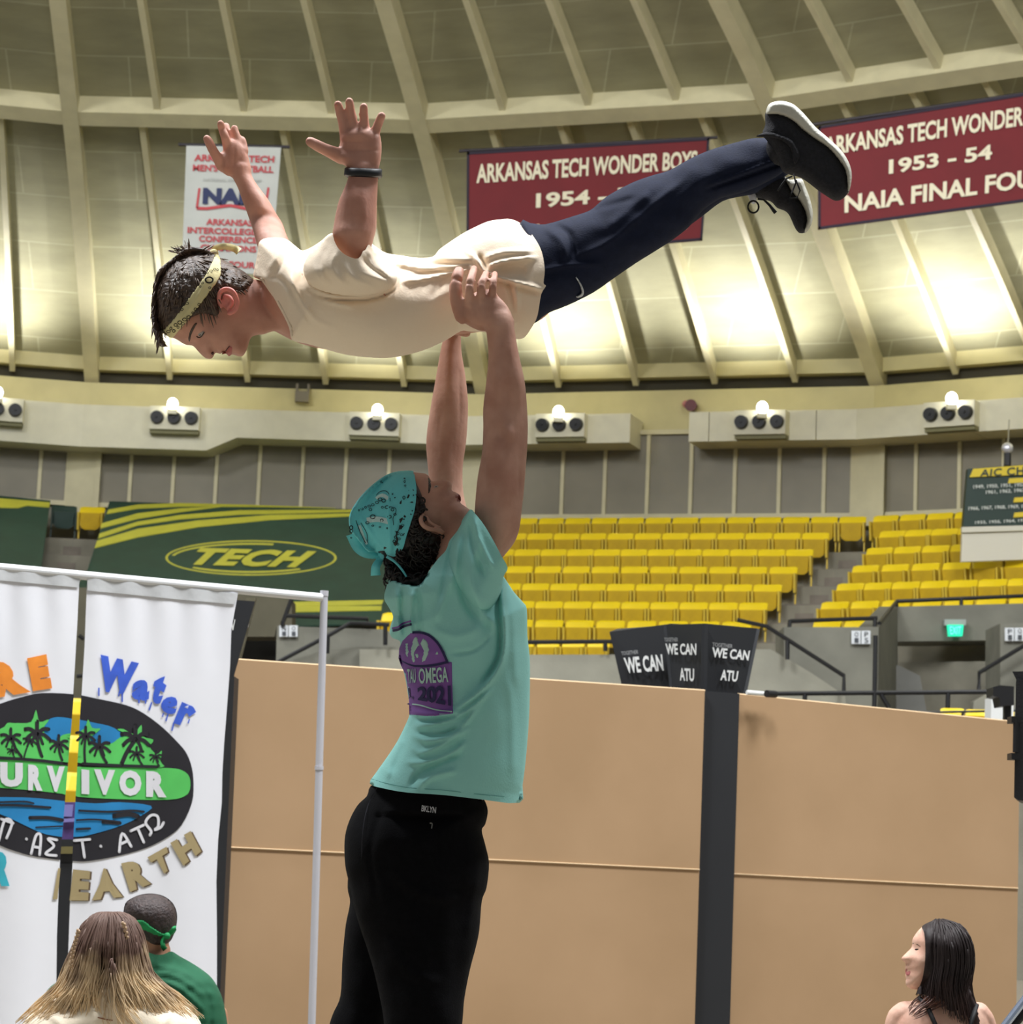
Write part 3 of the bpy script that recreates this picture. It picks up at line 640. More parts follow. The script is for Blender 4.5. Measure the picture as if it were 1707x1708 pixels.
bm = bmesh.new(); z = W(1630, 1192, 24.6).z-.47; abox(bm, 3.5, 6, 24.2, 26, 0, z); setp(obj('lower_terrace', bm, conc), kind='structure')
# floor
bm = bmesh.new(); bmesh.ops.create_grid(bm, x_segments=2, y_segments=2, size=34, matrix=Matrix.Translation((C.x, C.y, 0)))
setp(obj('floor', bm, mat('court_floor', (128, 120, 106), .4, .06, 1.5)), kind='structure')
print('seats', seatcount)
# ================================================================ FOREGROUND SET
tape = mat('tape_black', (26, 27, 31), .6, .05, 3)
# cardboard wall, in perspective: two panels
def YW(px): return 12.0+(px-383)/(1700-383)*2.1
cb = bpy.data.materials.new('cardboard'); cb.use_nodes = True; nt = cb.node_tree; b = nt.nodes['Principled BSDF']; b.inputs['Roughness'].default_value = .85
tc = nt.nodes.new('ShaderNodeTexCoord'); n1 = nt.nodes.new('ShaderNodeTexNoise'); n1.inputs['Scale'].default_value = 1.3; n1.inputs['Detail'].default_value = 5
rp = nt.nodes.new('ShaderNodeValToRGB'); rp.color_ramp.elements[0].position = .3; rp.color_ramp.elements[1].position = .7
rp.color_ramp.elements[0].color = lin((172, 140, 104))+(1,); rp.color_ramp.elements[1].color = lin((184, 151, 115))+(1,)
wv = nt.nodes.new('ShaderNodeTexWave'); wv.bands_direction = 'X'; wv.inputs['Scale'].default_value = 60; bp = nt.nodes.new('ShaderNodeBump'); bp.inputs['Strength'].default_value = .06; bp.inputs['Distance'].default_value = .01
nt.links.new(tc.outputs['Object'], n1.inputs[0]); nt.links.new(n1.outputs['Fac'], rp.inputs[0]); nt.links.new(rp.outputs[0], b.inputs[0]); nt.links.new(tc.outputs['Object'], wv.inputs[0]); nt.links.new(wv.outputs['Fac'], bp.inputs['Height']); nt.links.new(bp.outputs[0], b.inputs['Normal'])
cedge = mat('cardboard_edge', (214, 186, 148), .8)
def cpanel(name, x0, x1, t0, t1, s0, s1, lab):
    a, c = W(x0, t0, YW(x0)), W(x1, t1, YW(x1)); m0, m1 = W(x0, s0, YW(x0)), W(x1, s1, YW(x1))
    t = empty(name, Vector((a.x, a.y, 0)), lab, 'cardboard wall'); off = Vector((0, .03, 0))
    m0.x, m1.x = a.x, c.x
    bm = bmesh.new(); prism(bm, [a, c, m1, m0], off); obj('upper_sheet', bm, cb, t)
    bm = bmesh.new(); prism(bm, [m0+Vector((0, .003, 0)), m1+Vector((0, .003, 0)), Vector((c.x, c.y+.003, 0)), Vector((a.x, a.y+.003, 0))], off); obj('lower_sheet', bm, cb, t)
    bm = bmesh.new(); tube(bm, [m0+Vector((0, -.002, 0)), m1+Vector((0, -.002, 0))], .0042, 6); obj('seam_edge', bm, cedge, t)
    bm = bmesh.new(); tube(bm, [a+Vector((0, .01, 0)), c+Vector((0, .01, 0))], .007, 6); obj('top_edge', bm, cedge, t)
cpanel('cardboard_wall', 376, 1176, 1099, 1152, 1413, 1451, 'large plain cardboard wall behind the person in the teal shirt, left of the black column')
cpanel('cardboard_wall', 1231, 1702, 1158, 1205, 1458, 1482, 'large plain cardboard wall right of the black column, behind the seated woman')
# kiosks: tapered four-sided heads on columns
kb = mat('kiosk_black', (30, 32, 36), .55, .05, 2); kw = mat('kiosk_white', (224, 226, 224), .6); kg = mat('kiosk_grey', (150, 152, 152), .6)
def slabface(nm, Q, m, t, th=.02):
    n = (Q[1]-Q[0]).cross(Q[3]-Q[0]).normalized()
    if n.y < 0: n = -n
    bm = bmesh.new(); prism(bm, Q, n*th); obj(nm, bm, m, t); return n
def kface(t, Q, texts):
    n = slabface('side_panel', Q, kb, t)
    fn = quadfn(Q[0], Q[1], Q[2], Q[3], -n*.03)
    for body, u0, u1, v0, v1, m, bold in texts: lettering('lettering', body, lambda u, v: fn(u0+(u1-u0)*u, v0+(v1-v0)*v), m, t, bold=bold)
YK = 13.62
t = empty('display_column', Vector((W(1203, 1500, 13.2).x, 13.3, 0)), 'tall black column with tapered head reading WE CAN, between two cardboard walls', 'display column')
def P_(x, y, Y): return W(x, y, Y)
# right face and left face of the front head (corner at x=1175)
kface(t, [P_(1176, 1040, 13.5), P_(1263, 1048, 13.95), P_(1240, 1159, 13.75), P_(1174, 1152, 13.5)], [('WE CAN', .07, .86, .50, .65, kw, .03), ('TOGETHER', .07, .48, .66, .72, kg, .01), ('ATU', .28, .68, .17, .33, kw, .03)])
kface(t, [P_(1112, 1042, 14.1), P_(1176, 1040, 13.5), P_(1174, 1154, 13.5), P_(1122, 1150, 13.95)], [('WE CAN', .06, .92, .53, .70, kw, .03), ('TOGETHER', .04, .42, .73, .79, kg, .01), ('ATU', .42, .86, .14, .33, kw, .03)])
slabface('top_panel', [P_(1112, 1042, 14.1), P_(1176, 1040, 13.5), P_(1263, 1048, 13.95), P_(1200, 1047, 14.5)], kb, t)
slabface('side_panel', [P_(1263, 1048, 13.95), P_(1200, 1047, 14.5), P_(1190, 1150, 14.3), P_(1240, 1159, 13.75)], kb, t)
slabface('side_panel', [P_(1200, 1047, 14.5), P_(1112, 1042, 14.1), P_(1122, 1150, 13.95), P_(1190, 1150, 14.3)], kb, t)
bm = bmesh.new(); a, b_ = W(1173, 1152, 13.30), W(1234, 1157, 13.30); zt = W(1200, 1152, 13.3).z
x0b, x1b = W(1156, 1708, 13.3), W(1218, 1708, 13.3)
def ext(p, q): k = p.z/(p.z-q.z); return Vector((p.x+(q.x-p.x)*k, 13.3, 0))
A_, B_ = ext(a, x0b), ext(b_, x1b)
box(bm, [A_, B_, B_+Vector((0, .26, 0)), A_+Vector((0, .26, 0)), a, b_, b_+Vector((0, .26, 0)), a+Vector((0, .26, 0))]); obj('column', bm, kb, t)
t = empty('display_column', Vector((W(1090, 1500, 14.4).x, 14.6, 0)), 'second black tapered box reading WE CAN, left of and behind the black column', 'display column')
kface(t, [P_(1017, 1054, 14.35), P_(1122, 1040, 14.3), P_(1134, 1190, 14.3), P_(1048, 1190, 14.35)], [('WE CAN', .14, .79, .48, .67, kw, .03), ('TOGETHER', .12, .40, .70, .745, kg, .01)])
slabface('top_panel', [P_(1017, 1054, 14.35), P_(1122, 1040, 14.3), P_(1135, 1041, 15.1), P_(1030, 1049, 15.1)], kb, t)
slabface('side_panel', [P_(1122, 1040, 14.3), P_(1135, 1041, 15.1), P_(1142, 1190, 15.0), P_(1134, 1190, 14.3)], kb, t)
bm = bmesh.new(); p = W(1090, 1190, 14.6); abox(bm, p.x-.11, p.x+.11, 14.45, 14.7, 0, p.z+.02); obj('column', bm, kb, t)
# left column seen at the sheet's edge
t = empty('display_column', Vector((W(385, 1500, 11.6).x, 11.6, 0)), 'black column with tapered head behind the right edge of the white painted sheet', 'display column')
kface(t, [P_(330, 996, 11.7), P_(425, 1003, 11.7), P_(389, 1130, 11.7), P_(335, 1128, 11.7)], [('N', .66, .74, .60, .74, kw, .03)])
bm = bmesh.new(); tops = [W(340, 1128, 11.65), W(391, 1128, 11.65)]; k = lambda p, q: Vector((p.x+(q.x-p.x)*p.z/(p.z-q.z), 11.65, 0)); bb = [k(tops[0], W(318, 1640, 11.65)), k(tops[1], W(370, 1600, 11.65))]
box(bm, [bb[0], bb[1], bb[1]+Vector((0, .2, 0)), bb[0]+Vector((0, .2, 0)), tops[0], tops[1], tops[1]+Vector((0, .2, 0)), tops[0]+Vector((0, .2, 0))]); obj('column', bm, kb, t)
t = empty('leaning_board', W(405, 1100, 11.9), 'grey-olive strip with white marks leaning beside the black column head', 'board')
slab('board', [(411, 997), (427, 997), (401, 1100), (391, 1100)], 12.3, .05, mat('olive_strip', (98, 94, 74), .8), t)
bm = bmesh.new(); p = W(396, 1099, 12.32); abox(bm, p.x-.02, p.x+.02, 12.3, 12.34, 0, p.z); obj('stand', bm, blackm, t)
slab('white_mark', [(409, 1024), (417, 1030), (414, 1046), (404, 1040)], 12.28, .01, kw, t); slab('white_mark', [(400, 1070), (405, 1071), (400, 1087), (395, 1085)], 12.28, .01, kw, t)
# things in the gap between the sheets
t = empty('display_column', Vector((W(106, 1500, 11.9).x, 11.9, 0)), 'black column standing in the gap between the two white sheets', 'display column')
bm = bmesh.new(); q = [W(96, 1438, 11.9), W(134, 1438, 11.9), W(122, 1577, 11.9), W(85, 1577, 11.9)]; prism(bm, [q[0], q[1], Vector((q[2].x, 11.9, .3)), Vector((q[3].x, 11.9, .3))], Vector((0, .2, 0))); obj('column', bm, kb, t)
bm = bmesh.new(); abox(bm, q[3].x-.05, q[2].x+.05, 11.85, 12.15, 0, .3); obj('column_foot', bm, kb, t)
bm = bmesh.new(); prism(bm, [W(98, 1412, 11.88), W(128, 1412, 11.88), W(127, 1424, 11.88), W(97, 1424, 11.88)], Vector((0, .02, 0))); obj('gold_band', bm, mat('gold_band', (112, 104, 62), .5), t)
bm = bmesh.new(); prism(bm, [W(96, 1400, 11.9), W(134, 1400, 11.9), W(134, 1440, 11.9), W(94, 1440, 11.9)], Vector((0, .2, 0))); obj('column_cap', bm, kb, t)
t = empty('purple_board', W(118, 1440, 13), 'purple poster standing in the gap between the two white sheets', 'poster')
slab('board', [(100, 1338), (132, 1338), (130, 1440), (98, 1440)], 12.6, .05, mat('poster_purple', (88, 66, 128), .6, .25, 9), t)
slab('poster_panel', [(104, 1342), (122, 1342), (120, 1362), (103, 1362)], 12.58, .01, mat('poster_lilac', (128, 124, 186), .6), t)
bm = bmesh.new(); p = W(115, 1440, 12.62); abox(bm, p.x-.02, p.x+.02, 12.6, 12.64, 0, p.z); obj('stand', bm, blackm, t)
slab('poster_panel', [(102, 1366), (130, 1364), (130, 1370), (102, 1372)], 12.58, .01, mat('poster_lilac', (0, 0, 0)), t)
# speaker, at the right edge
t = empty('loudspeaker', Vector((W(1712, 1500, 9.0).x, 9.15, W(1700, 1335, 9.0).z)), 'black loudspeaker at the right edge of the photo in front of the cardboard', 'loudspeaker')
spm = mat('speaker_black', (30, 30, 34), .5, .05, 6, .2, 120)
bm = bmesh.new(); prism(bm, [W(x, y, 9.0) for x, y in ((1689, 1121), (1700, 1122), (1696, 1134), (1830, 1130), (1830, 1342), (1700, 1335), (1692, 1330), (1695, 1140))][2:], Vector((.085, .35, 0))); obj('cabinet', bm, spm, t)
bm = bmesh.new(); prism(bm, [W(x, y, 9.02) for x, y in ((1689, 1120), (1830, 1118), (1830, 1136), (1697, 1136))], Vector((.075, .3, 0))); obj('top_panel', bm, spm, t)
bm = bmesh.new(); tube(bm, [W(1696, 1200, 8.98), W(1695, 1255, 8.98)], .012); obj('handle', bm, blackm, t)
for y in (1201, 1262):
    bm = bmesh.new(); abox(bm, *(lambda p: (p.x-.015, p.x+.02, 8.97, 9.05, p.z-.012, p.z+.012))(W(1692, y, 9))); obj('bolt', bm, blackm, t)
t = empty('speaker_stand', Vector((W(1756, 1500, 9.15).x, 9.15, 0)), 'slim black pole stand under the loudspeaker at the right edge', 'speaker stand')
p = W(1756, 1338, 9.15); bm = bmesh.new(); tube(bm, [p, Vector((p.x, p.y, .06))], .018); obj('pole', bm, blackm, t)
for a in (0.3, 2.4, 4.5):
    bm = bmesh.new(); tube(bm, [Vector((p.x, p.y, .5)), Vector((p.x+.45*math.cos(a), p.y+.45*math.sin(a), .02))], .012); obj('leg', bm, blackm, t)
t = empty('video_camera', W(1675, 1180, 11.5), 'black video camera head peeking over the cardboard beside the loudspeaker', 'camera')
bm = bmesh.new(); prism(bm, [W(x, y, 14.6) for x, y in ((1657, 1146), (1668, 1143), (1692, 1145), (1692, 1176), (1670, 1178), (1667, 1163), (1657, 1161))], Vector((0, .2, 0))); obj('camera_body', bm, blackm, t)
bm = bmesh.new(); p = W(1680, 1178, 14.7); abox(bm, p.x-.02, p.x+.02, 14.66, 14.72, 0, p.z+.03); obj('stand', bm, blackm, t)
t = empty('paper_box', W(1664, 1192, 15.3), 'small white box behind the cardboard beside the black camera', 'box')
bm = bmesh.new(); p = W(1667, 1192, 15.3); abox(bm, p.x-.05, p.x+.09, 15.3, 15.5, 0, W(1660, 1163, 15.3).z); obj('box', bm, kw, t)
t = empty('work_lamp', W(1270, 1160, 13.75), 'small black and white lamp bar resting on the cardboard top edge beside the black column', 'lamp')
bm = bmesh.new(); tube(bm, [W(1246, 1155, 13.3), W(1282, 1158, 13.35)], .013); obj('lamp_tube', bm, kw, t)
bm = bmesh.new(); tube(bm, [W(1279, 1157, 13.3), W(1294, 1158, 13.35)], .02); obj('lamp_head', bm, blackm, t)
# bright metal bar at the lower right corner
t = empty('metal_bar', Vector((W(1640, 1708, 6.5).x, 6.5, 0)), 'shiny pale metal bar slanting up at the lower right corner', 'bar')
q0, q1 = W(1676, 1712, 6.5), W(1716, 1660, 6.5); d = (q1-q0); low = q0-d*(q0.z/d.z); bm = bmesh.new(); tube(bm, [low, q1+d*2], .011); obj('bar', bm, mat('bar_bright', (205, 220, 245), .2, metal=.8), t)
bm = bmesh.new(); tube(bm, [low+Vector((.025, 0, -.0)), q1+d*2+Vector((.025, 0, 0))], .009); obj('bar_edge', bm, blackm, t)
# ---------------------------------------------------------------- pipe frame
alu = mat('aluminium', (208, 208, 216), .4, metal=.15); whp = mat('pipe_white', (228, 230, 232), .4)
def YF(px): return 10.0+px/541*.57
t = empty('pipe_stand', Vector((W(530, 1500, YF(541)).x, YF(541), 0)), 'upright silver metal pole at the right end of the sheet frame', 'pole')
a = W(541, 990, YF(541)); b_ = W(520, 1708, YF(541)); k_ = a.z/(a.z-b_.z); foot = Vector((a.x+(b_.x-a.x)*k_, a.y, .02))
bm = bmesh.new(); tube(bm, [foot, a], .0165, 14); obj('pole', bm, alu, t)
bm = bmesh.new(); tube(bm, [a-Vector((0, 0, .012)), a+Vector((0, 0, .012))], .0185, 14); obj('pole_cap', bm, alu, t)
bm = bmesh.new(); m_ = a.lerp(foot, .36); tube(bm, [m_, m_.lerp(foot, .012)], .0195, 14); obj('sleeve_ring', bm, alu, t)
bm = bmesh.new(); abox(bm, foot.x-.25, foot.x+.25, foot.y-.25, foot.y+.25, 0, .015); obj('base_plate', bm, blackm, t)
l0 = W(-170, 935, YF(-170)); ft = Vector((l0.x, l0.y, 0))
t = empty('crossbar', W(0, 946, YF(0)), 'white crossbar holding the two painted sheets', 'crossbar')
bm = bmesh.new(); tube(bm, [W(-170, 931, YF(-170)), W(537, 997, YF(537))], .0185, 14); obj('bar', bm, whp, t)
t = empty('pipe_stand', ft, 'left upright of the sheet frame outside the photo', 'pole'); bm = bmesh.new(); tube(bm, [ft, l0], .0165, 14); obj('pole', bm, alu, t)
# ---------------------------------------------------------------- painted sheets
sheet = mat('sheet_white', (246, 247, 254), .8, .015, 2, .15, 4)
import itertools
def cloth(x, y):                       # distance of the hanging sheets at a pixel
    Y = YF(x)-.02
    d = max(0, y-960)/650
    return Y + .010*math.sin(x*.045+y*.002)*d + .006*math.sin(x*.11+y*.006)*max(0, 1-abs(y-1010)/120)
def sheetobj(name, poly, lab):
    t = empty(name, W(poly[0][0], poly[0][1], cloth(*poly[0])), lab, 'painted sheet')
    V, f, q = tri(poly, 9); bm = bmesh.new(); A = [bm.verts.new(W(p[0], p[1], cloth(*p))) for p in V]
    for k in f:
        if len(set(k)) == 3: bm.faces.new([A[i] for i in k])
    o = obj('cloth', bm, sheet, t, True); return t
def paint(nm, poly, m, par, lift, smooth=4, step=7):
    q = crom(poly, smooth, True) if smooth else np.array(poly, float)
    V, f, _ = tri(q, step); bm = bmesh.new(); A = [bm.verts.new(W(p[0], p[1], cloth(*p)-lift)) for p in V]
    for k in f:
        if len(set(k)) == 3: bm.faces.new([A[i] for i in k])
    for v in [v for v in bm.verts if not v.link_faces]: bm.verts.remove(v)
    return obj(nm, bm, m, par, True)
def strokes(nm, lines, w, m, par, lift):     # painted brush strokes
    bm = bmesh.new()
    for ln in lines:
        ww = w
        if isinstance(ln[-1], (int, float)): ww = ln[-1]; ln = ln[:-1]
        q = crom(ln, 5) if len(ln) > 2 else np.array(ln, float)
        L = []; 
        for i in range(len(q)):
            a, c = q[max(i-1, 0)], q[min(i+1, len(q)-1)]; d = (c-a)/(np.linalg.norm(c-a)+1e-9); nrm = np.array([-d[1], d[0]])*ww/2; L.append((q[i]-nrm, q[i]+nrm))
        P = [[bm.verts.new(W(p[0], p[1], cloth(*p)-lift)) for p in pr] for pr in L]
        for A, B in zip(P, P[1:]): bm.faces.new((A[0], A[1], B[1], B[0]))
        for e in (q[0], q[-1]):
            c = bm.verts.new(W(e[0], e[1], cloth(*e)-lift)); rr = [bm.verts.new(W(e[0]+ww/2*math.cos(a), e[1]+ww/2*math.sin(a), cloth(*e)-lift)) for a in np.linspace(0, 2*math.pi, 10, endpoint=False)]
            for i in range(10): bm.faces.new((c, rr[i], rr[(i+1) % 10]))
    return obj(nm, bm, m, par)
edgeL = [(-170, 934), (0, 946), (136, 959)]
SL = [(-170, 930), (0, 943), (136, 955), (132, 975), (129, 1040), (125, 1110), (122, 1160), (114, 1230), (107, 1300), (105, 1370), (101, 1420), (98, 1480), (95, 1560), (94, 1640), (92, 1760), (-170, 1760)]
SR = [(146, 955), (398, 984), (394, 1006), (386, 1050), (384, 1110), (378, 1190), (374, 1240), (371, 1290), (370, 1340), (364, 1400), (361, 1470), (362, 1560), (362, 1640), (360, 1760), (108, 1760), (112, 1640), (117, 1500), (121, 1440), (127, 1370), (129, 1300), (134, 1240), (136, 1160), (141, 1080), (144, 1000)]
tL = sheetobj('painted_sheet', SL, 'white painted sheet on the left of the gap, with orange letters')
tR = sheetobj('painted_sheet', SR, 'white painted sheet on the right of the gap, with blue word Water')
hemm = mat('sheet_hem', (206, 208, 210), .8, .03, 8, .4, 10)
paint('top_hem', [(-170, 936), (0, 950), (134, 962), (131, 980), (0, 968), (-170, 955)], hemm, tL, .006, 0)
paint('top_hem', [(146, 962), (397, 990), (392, 1008), (300, 1000), (200, 990), (146, 985)], hemm, tR, .006, 0)
pblk = mat('paint_black', (33, 31, 38), .8, .12, 8); pgrn = mat('paint_green', (92, 206, 100), .8, .1, 6); pblu = mat('paint_blue', (34, 134, 196), .8, .14, 6)
pora = mat('paint_orange', (250, 148, 50), .8, .1, 12); pcob = mat('paint_cobalt', (62, 100, 216), .75, .12, 14); ptan = mat('paint_tan', (176, 158, 116), .8, .06, 8); pbrn = mat('paint_brown', (104, 84, 62), .8); pwht = mat('paint_white', (232, 232, 238), .8); ptea = mat('paint_turquoise', (62, 186, 206), .8, .1, 10)
# the big black oval: split by the gap
oval = [(0, 1174), (35, 1163), (70, 1156), (123, 1158), (160, 1165), (210, 1176), (240, 1190), (272, 1214), (300, 1242), (312, 1258), (320, 1280), (323, 1308), (320, 1340), (303, 1376), (280, 1396), (245, 1414), (200, 1427), (150, 1436), (121, 1436), (60, 1429), (20, 1418), (0, 1410), (-40, 1392), (-90, 1350), (-110, 1300), (-90, 1240), (-50, 1195)]
def clip(poly, keep):                   # keep the part on one side of the gap
    out = []; q = crom(poly, 3, True)
    e = (lambda y: 124-(y-1150)*.083) if keep < 0 else (lambda y: 136-(y-1150)*.055)
    for x, y in q:
        x2 = min(x, e(y)) if keep < 0 else max(x, e(y)); out.append((x2, y))
    r = [out[0]]
    for p in out[1:]:
        if abs(p[0]-r[-1][0])+abs(p[1]-r[-1][1]) > .5: r.append(p)
    return r
L1, L2, L3, L4, L5 = .003, .0045, .006, .0075, .009
for t_, kp in ((tL, -1), (tR, 1)):
    paint('painted_oval', clip(oval, kp), pblk, t_, L1, 0)
    paint('painted_sea', clip([(-60, 1332), (40, 1330), (107, 1336), (160, 1340), (200, 1338), (252, 1344), (240, 1358), (205, 1376), (160, 1390), (125, 1396), (78, 1392), (40, 1376), (0, 1358), (-50, 1350)], kp), pblu, t_, L2, 0, 6)
    paint('painted_sky', clip([(66, 1214), (80, 1201), (96, 1196), (123, 1199), (160, 1206), (190, 1214), (212, 1234), (196, 1252), (150, 1262), (100, 1260), (72, 1236)], kp), pblu, t_, L2, 0, 6)
    paint('painted_island', clip([(-60, 1230), (0, 1216), (12, 1206), (22, 1206), (30, 1206), (52, 1204), (60, 1184), (66, 1204), (82, 1200), (72, 1218), (90, 1238), (104, 1226), (124, 1222), (141, 1215), (147, 1200), (154, 1214), (168, 1216), (150, 1232), (160, 1246), (172, 1238), (186, 1240), (200, 1230), (214, 1226), (196, 1217), (206, 1216), (223, 1224), (236, 1209), (238, 1228), (256, 1234), (250, 1246), (262, 1258), (270, 1252), (268, 1270), (270, 1280), (200, 1278), (120, 1272), (60, 1266), (0, 1262), (-60, 1262)], kp), pgrn, t_, L3, 0, 6)
    paint('painted_green_band', clip([(-90, 1264), (0, 1267), (60, 1270), (107, 1277), (134, 1279), (200, 1280), (280, 1281), (304, 1285), (316, 1296), (317, 1316), (308, 1328), (280, 1334), (200, 1333), (130, 1329), (104, 1324), (50, 1318), (0, 1314), (-90, 1306)], kp), pgrn, t_, L2, 0, 6)
# black palms and waves
def palm(x, y, s, x1, y1, w=None):
    L = [[(x, y), ((x+x1)/2-2*s, (y+y1)/2), (x1, y1), (w or 5.4*s)]]
    for dx, dy, w_ in ((0, -22, 5), (-22, -8, 5), (-20, 10, 4.5), (20, -8, 5), (22, 10, 4.5), (10, 18, 3.5), (-10, 18, 3.5)):
        L.append([(x, y), (x+dx*s*.55, y+dy*s*.55-4*s), (x+dx*s, y+dy*s), w_*s*1.35])
    return L
strokes('painted_palms', sum([palm(62, 1224, .95, 70, 1262), palm(18, 1232, .75, 36, 1262), palm(20, 1252, .35, 24, 1262), palm(98, 1242, .7, 104, 1268), palm(50, 1236, .5, 40, 1264)], []), 4, pblk, tL, L4)
strokes('painted_palms', sum([palm(143, 1228, .7, 142, 1272), palm(166, 1246, .8, 178, 1272), palm(226, 1233, 1.05, 203, 1274, 7), palm(228, 1258, .55, 238, 1276), palm(260, 1263, .45, 266, 1278)], []), 4, pblk, tR, L4)
strokes('painted_ground', [[(-60, 1262), (0, 1264), (60, 1268), (104, 1273), 5]], 4, pblk, tL, L4); strokes('painted_ground', [[(138, 1274), (200, 1277), (262, 1279), 5]], 4, pblk, tR, L4)
strokes('painted_waves', [[(-40, 1344), (20, 1343), (84, 1347), 4], [(50, 1364), (80, 1364), (104, 1368), 6], [(0, 1326+12), (40, 1337), (56, 1340), 3], [(60, 1380), (104, 1378), 2.5]], 4, pblk, tL, L4)
strokes('painted_waves', [[(132, 1352), (180, 1354), (220, 1352), (240, 1354), 3.5], [(190, 1361), (215, 1358), (230, 1362), 8], [(128, 1368), (160, 1367), (200, 1371), 3], [(172, 1371), (200, 1373), 6], [(128, 1383), (150, 1382), 4]], 4, pblk, tR, L4)
# letters of the green band
def letter(ch_, quad, m, par, lift, bold=.05, nm='painted_letter', sub=1):
    q = [np.array(p, float) for p in quad]
    def fn(u, v): p = (q[3]*(1-u)+q[2]*u)*(1-v)+(q[0]*(1-u)+q[1]*u)*v; return W(p[0], p[1], cloth(*p)-lift)
    return lettering(nm, ch_, fn, m, par, bold=bold, sub=sub)
for c_, x0, x1, y0, y1, p_ in (('S', -42, -6, 1268, 1308, tL), ('U', 0, 38, 1271, 1312, tL), ('R', 47, 71, 1275, 1318, tL), ('V', 78, 108, 1277, 1320, tL), ('I', 136, 149, 1283, 1324, tR), ('V', 157, 192, 1283, 1325, tR), ('O', 199, 236, 1284, 1327, tR), ('R', 244, 278, 1286, 1329, tR)):
    letter(c_, [(x0, y0), (x1, y0+1.5), (x1, y1+1), (x0, y1)], pwht, p_, L4, .07)
# fire letters
for c_, q in (('F', [(-110, 1122), (-80, 1112), (-72, 1172), (-104, 1182)]), ('I', [(-62, 1108), (-44, 1106), (-40, 1166), (-56, 1168)]), ('R', [(-22, 1104), (30, 1102), (52, 1154), (-16, 1166)]), ('E', [(45, 1098), (78, 1091), (87, 1148), (55, 1153)])): letter(c_, q, pora, tL, L2, .09)
# dripping word
for c_, q in (('W', [(168, 1092), (232, 1106), (222, 1160), (160, 1152)]), ('a', [(222, 1136), (251, 1132), (248, 1170), (219, 1166)]), ('t', [(262, 1116), (283, 1134), (266, 1176), (250, 1170)]), ('e', [(272, 1162), (300, 1162), (292, 1194), (266, 1186)]), ('r', [(304, 1170), (330, 1182), (314, 1214), (289, 1206)])): letter(c_, q, pcob, tR, L2, .07)
strokes('painted_drip', [[(165, 1148), (165, 1160), 2.5], [(204, 1156), (204, 1170), 2.5], [(199, 1154), (198, 1161), 2], [(232, 1160), (232, 1172), 2.5], [(243, 1164), (243, 1173), 2.2], [(253, 1172), (249, 1184), 2.5], [(273, 1190), (271, 1195), 2], [(280, 1192), (277, 1202), 2.2], [(290, 1206), (287, 1218), 2.4], [(316, 1200), (314, 1206), 2]], 2.5, pcob, tR, L2)
# tan word with a dark drop edge
for c_, q, p_ in (('E', [(122, 1450), (151, 1453), (147, 1502), (116, 1502)], tR), ('A', [(165, 1449), (184, 1448), (205, 1496), (153, 1502)], tR), ('R', [(202, 1440), (240, 1432), (252, 1474), (217, 1488)], tR), ('T', [(246, 1430), (278, 1412), (286, 1448), (268, 1462)], tR), ('H', [(284, 1406), (318, 1386), (336, 1420), (306, 1444)], tR)):
    letter(c_, [(a+3, b+1) for a, b in q], pbrn, p_, L1, .07); letter(c_, q, ptan, p_, L2, .07)
paint('painted_letter', [(97, 1448), (101, 1448), (96, 1500), (88, 1500)], ptan, tL, L2, 0)
letter('R', [(-18, 1420), (24, 1420), (16, 1478), (-16, 1478)], ptea, tL, L2, .09)
# white greek letters and dots
strokes('painted_greek', [[(-2, 1402), (8, 1368), (20, 1372), (11, 1398)], [(2, 1366), (22, 1373)], [(52, 1424), (60, 1394), (68, 1394), (66, 1426)], [(55, 1412), (67, 1414)], [(95, 1401), (80, 1399), (90, 1411), (76, 1424), (94, 1427)], [(44, 1399), (44.5, 1400)]], 4.5, pwht, tL, L3)
strokes('painted_greek', [[(124, 1402), (150, 1400)], [(137, 1402), (141, 1430)], [(168, 1411), (168.5, 1412)], [(199, 1421), (204, 1390), (219, 1412)], [(201, 1408), (214, 1402)], [(218, 1386), (240, 1376)], [(230, 1382), (240, 1405)], [(250, 1393), (252, 1386), (243, 1372), (252, 1360), (263, 1362), (264, 1378), (258, 1384), (268, 1380), (273, 1372)]], 4.5, pwht, tR, L3)
# ================================================================ PEOPLE
def skinmat(name, a, b_):
    return mat(name, a, .58, 0, 14, .08, 110, rgb2=b_, sss=.10)
skinA = skinmat('skin_lifter', (178, 128, 108), (204, 158, 138)); skinB = skinmat('skin_flyer', (188, 132, 112), (210, 156, 136))
skinC = skinmat('skin_pale', (226, 176, 154), (236, 194, 172)); skinD = skinmat('skin_tan', (176, 126, 98), (192, 142, 112))
hairD = mat('hair_dark', (30, 22, 18), .45, .5, 60, .3, 90); hairB = mat('hair_brown', (56, 42, 34), .45, 0, 40, .5, 60, rgb2=(92, 72, 58), stretch=(1, 1, 3))
eyew = mat('eye_white', (170, 160, 154), .5); eyed = mat('eye_dark', (30, 22, 20), .2); lipm = mat('lips', (164, 104, 94), .5)
Z3 = Vector((0, 0, 0))
def person(loc, label): return empty('person', loc, label, 'person')
def bumps(items):                       # gaussian swells: (x, y, rx, ry, height)
    def fn(P):
        z = np.zeros(len(P))
        for x, y, rx, ry, a in items: z += a*np.exp(-((P[:, 0]-x)/rx)**2-((P[:, 1]-y)/ry)**2)
        return z
    return fn
def add(*fs): return lambda P: sum(f(P) for f in fs)
def noisef(sx, sy, a, seed=0):
    def fn(P): return np.array([a*noise.noise(Vector((p[0]/sx+seed, p[1]/sy, seed))) for p in P])
    return fn
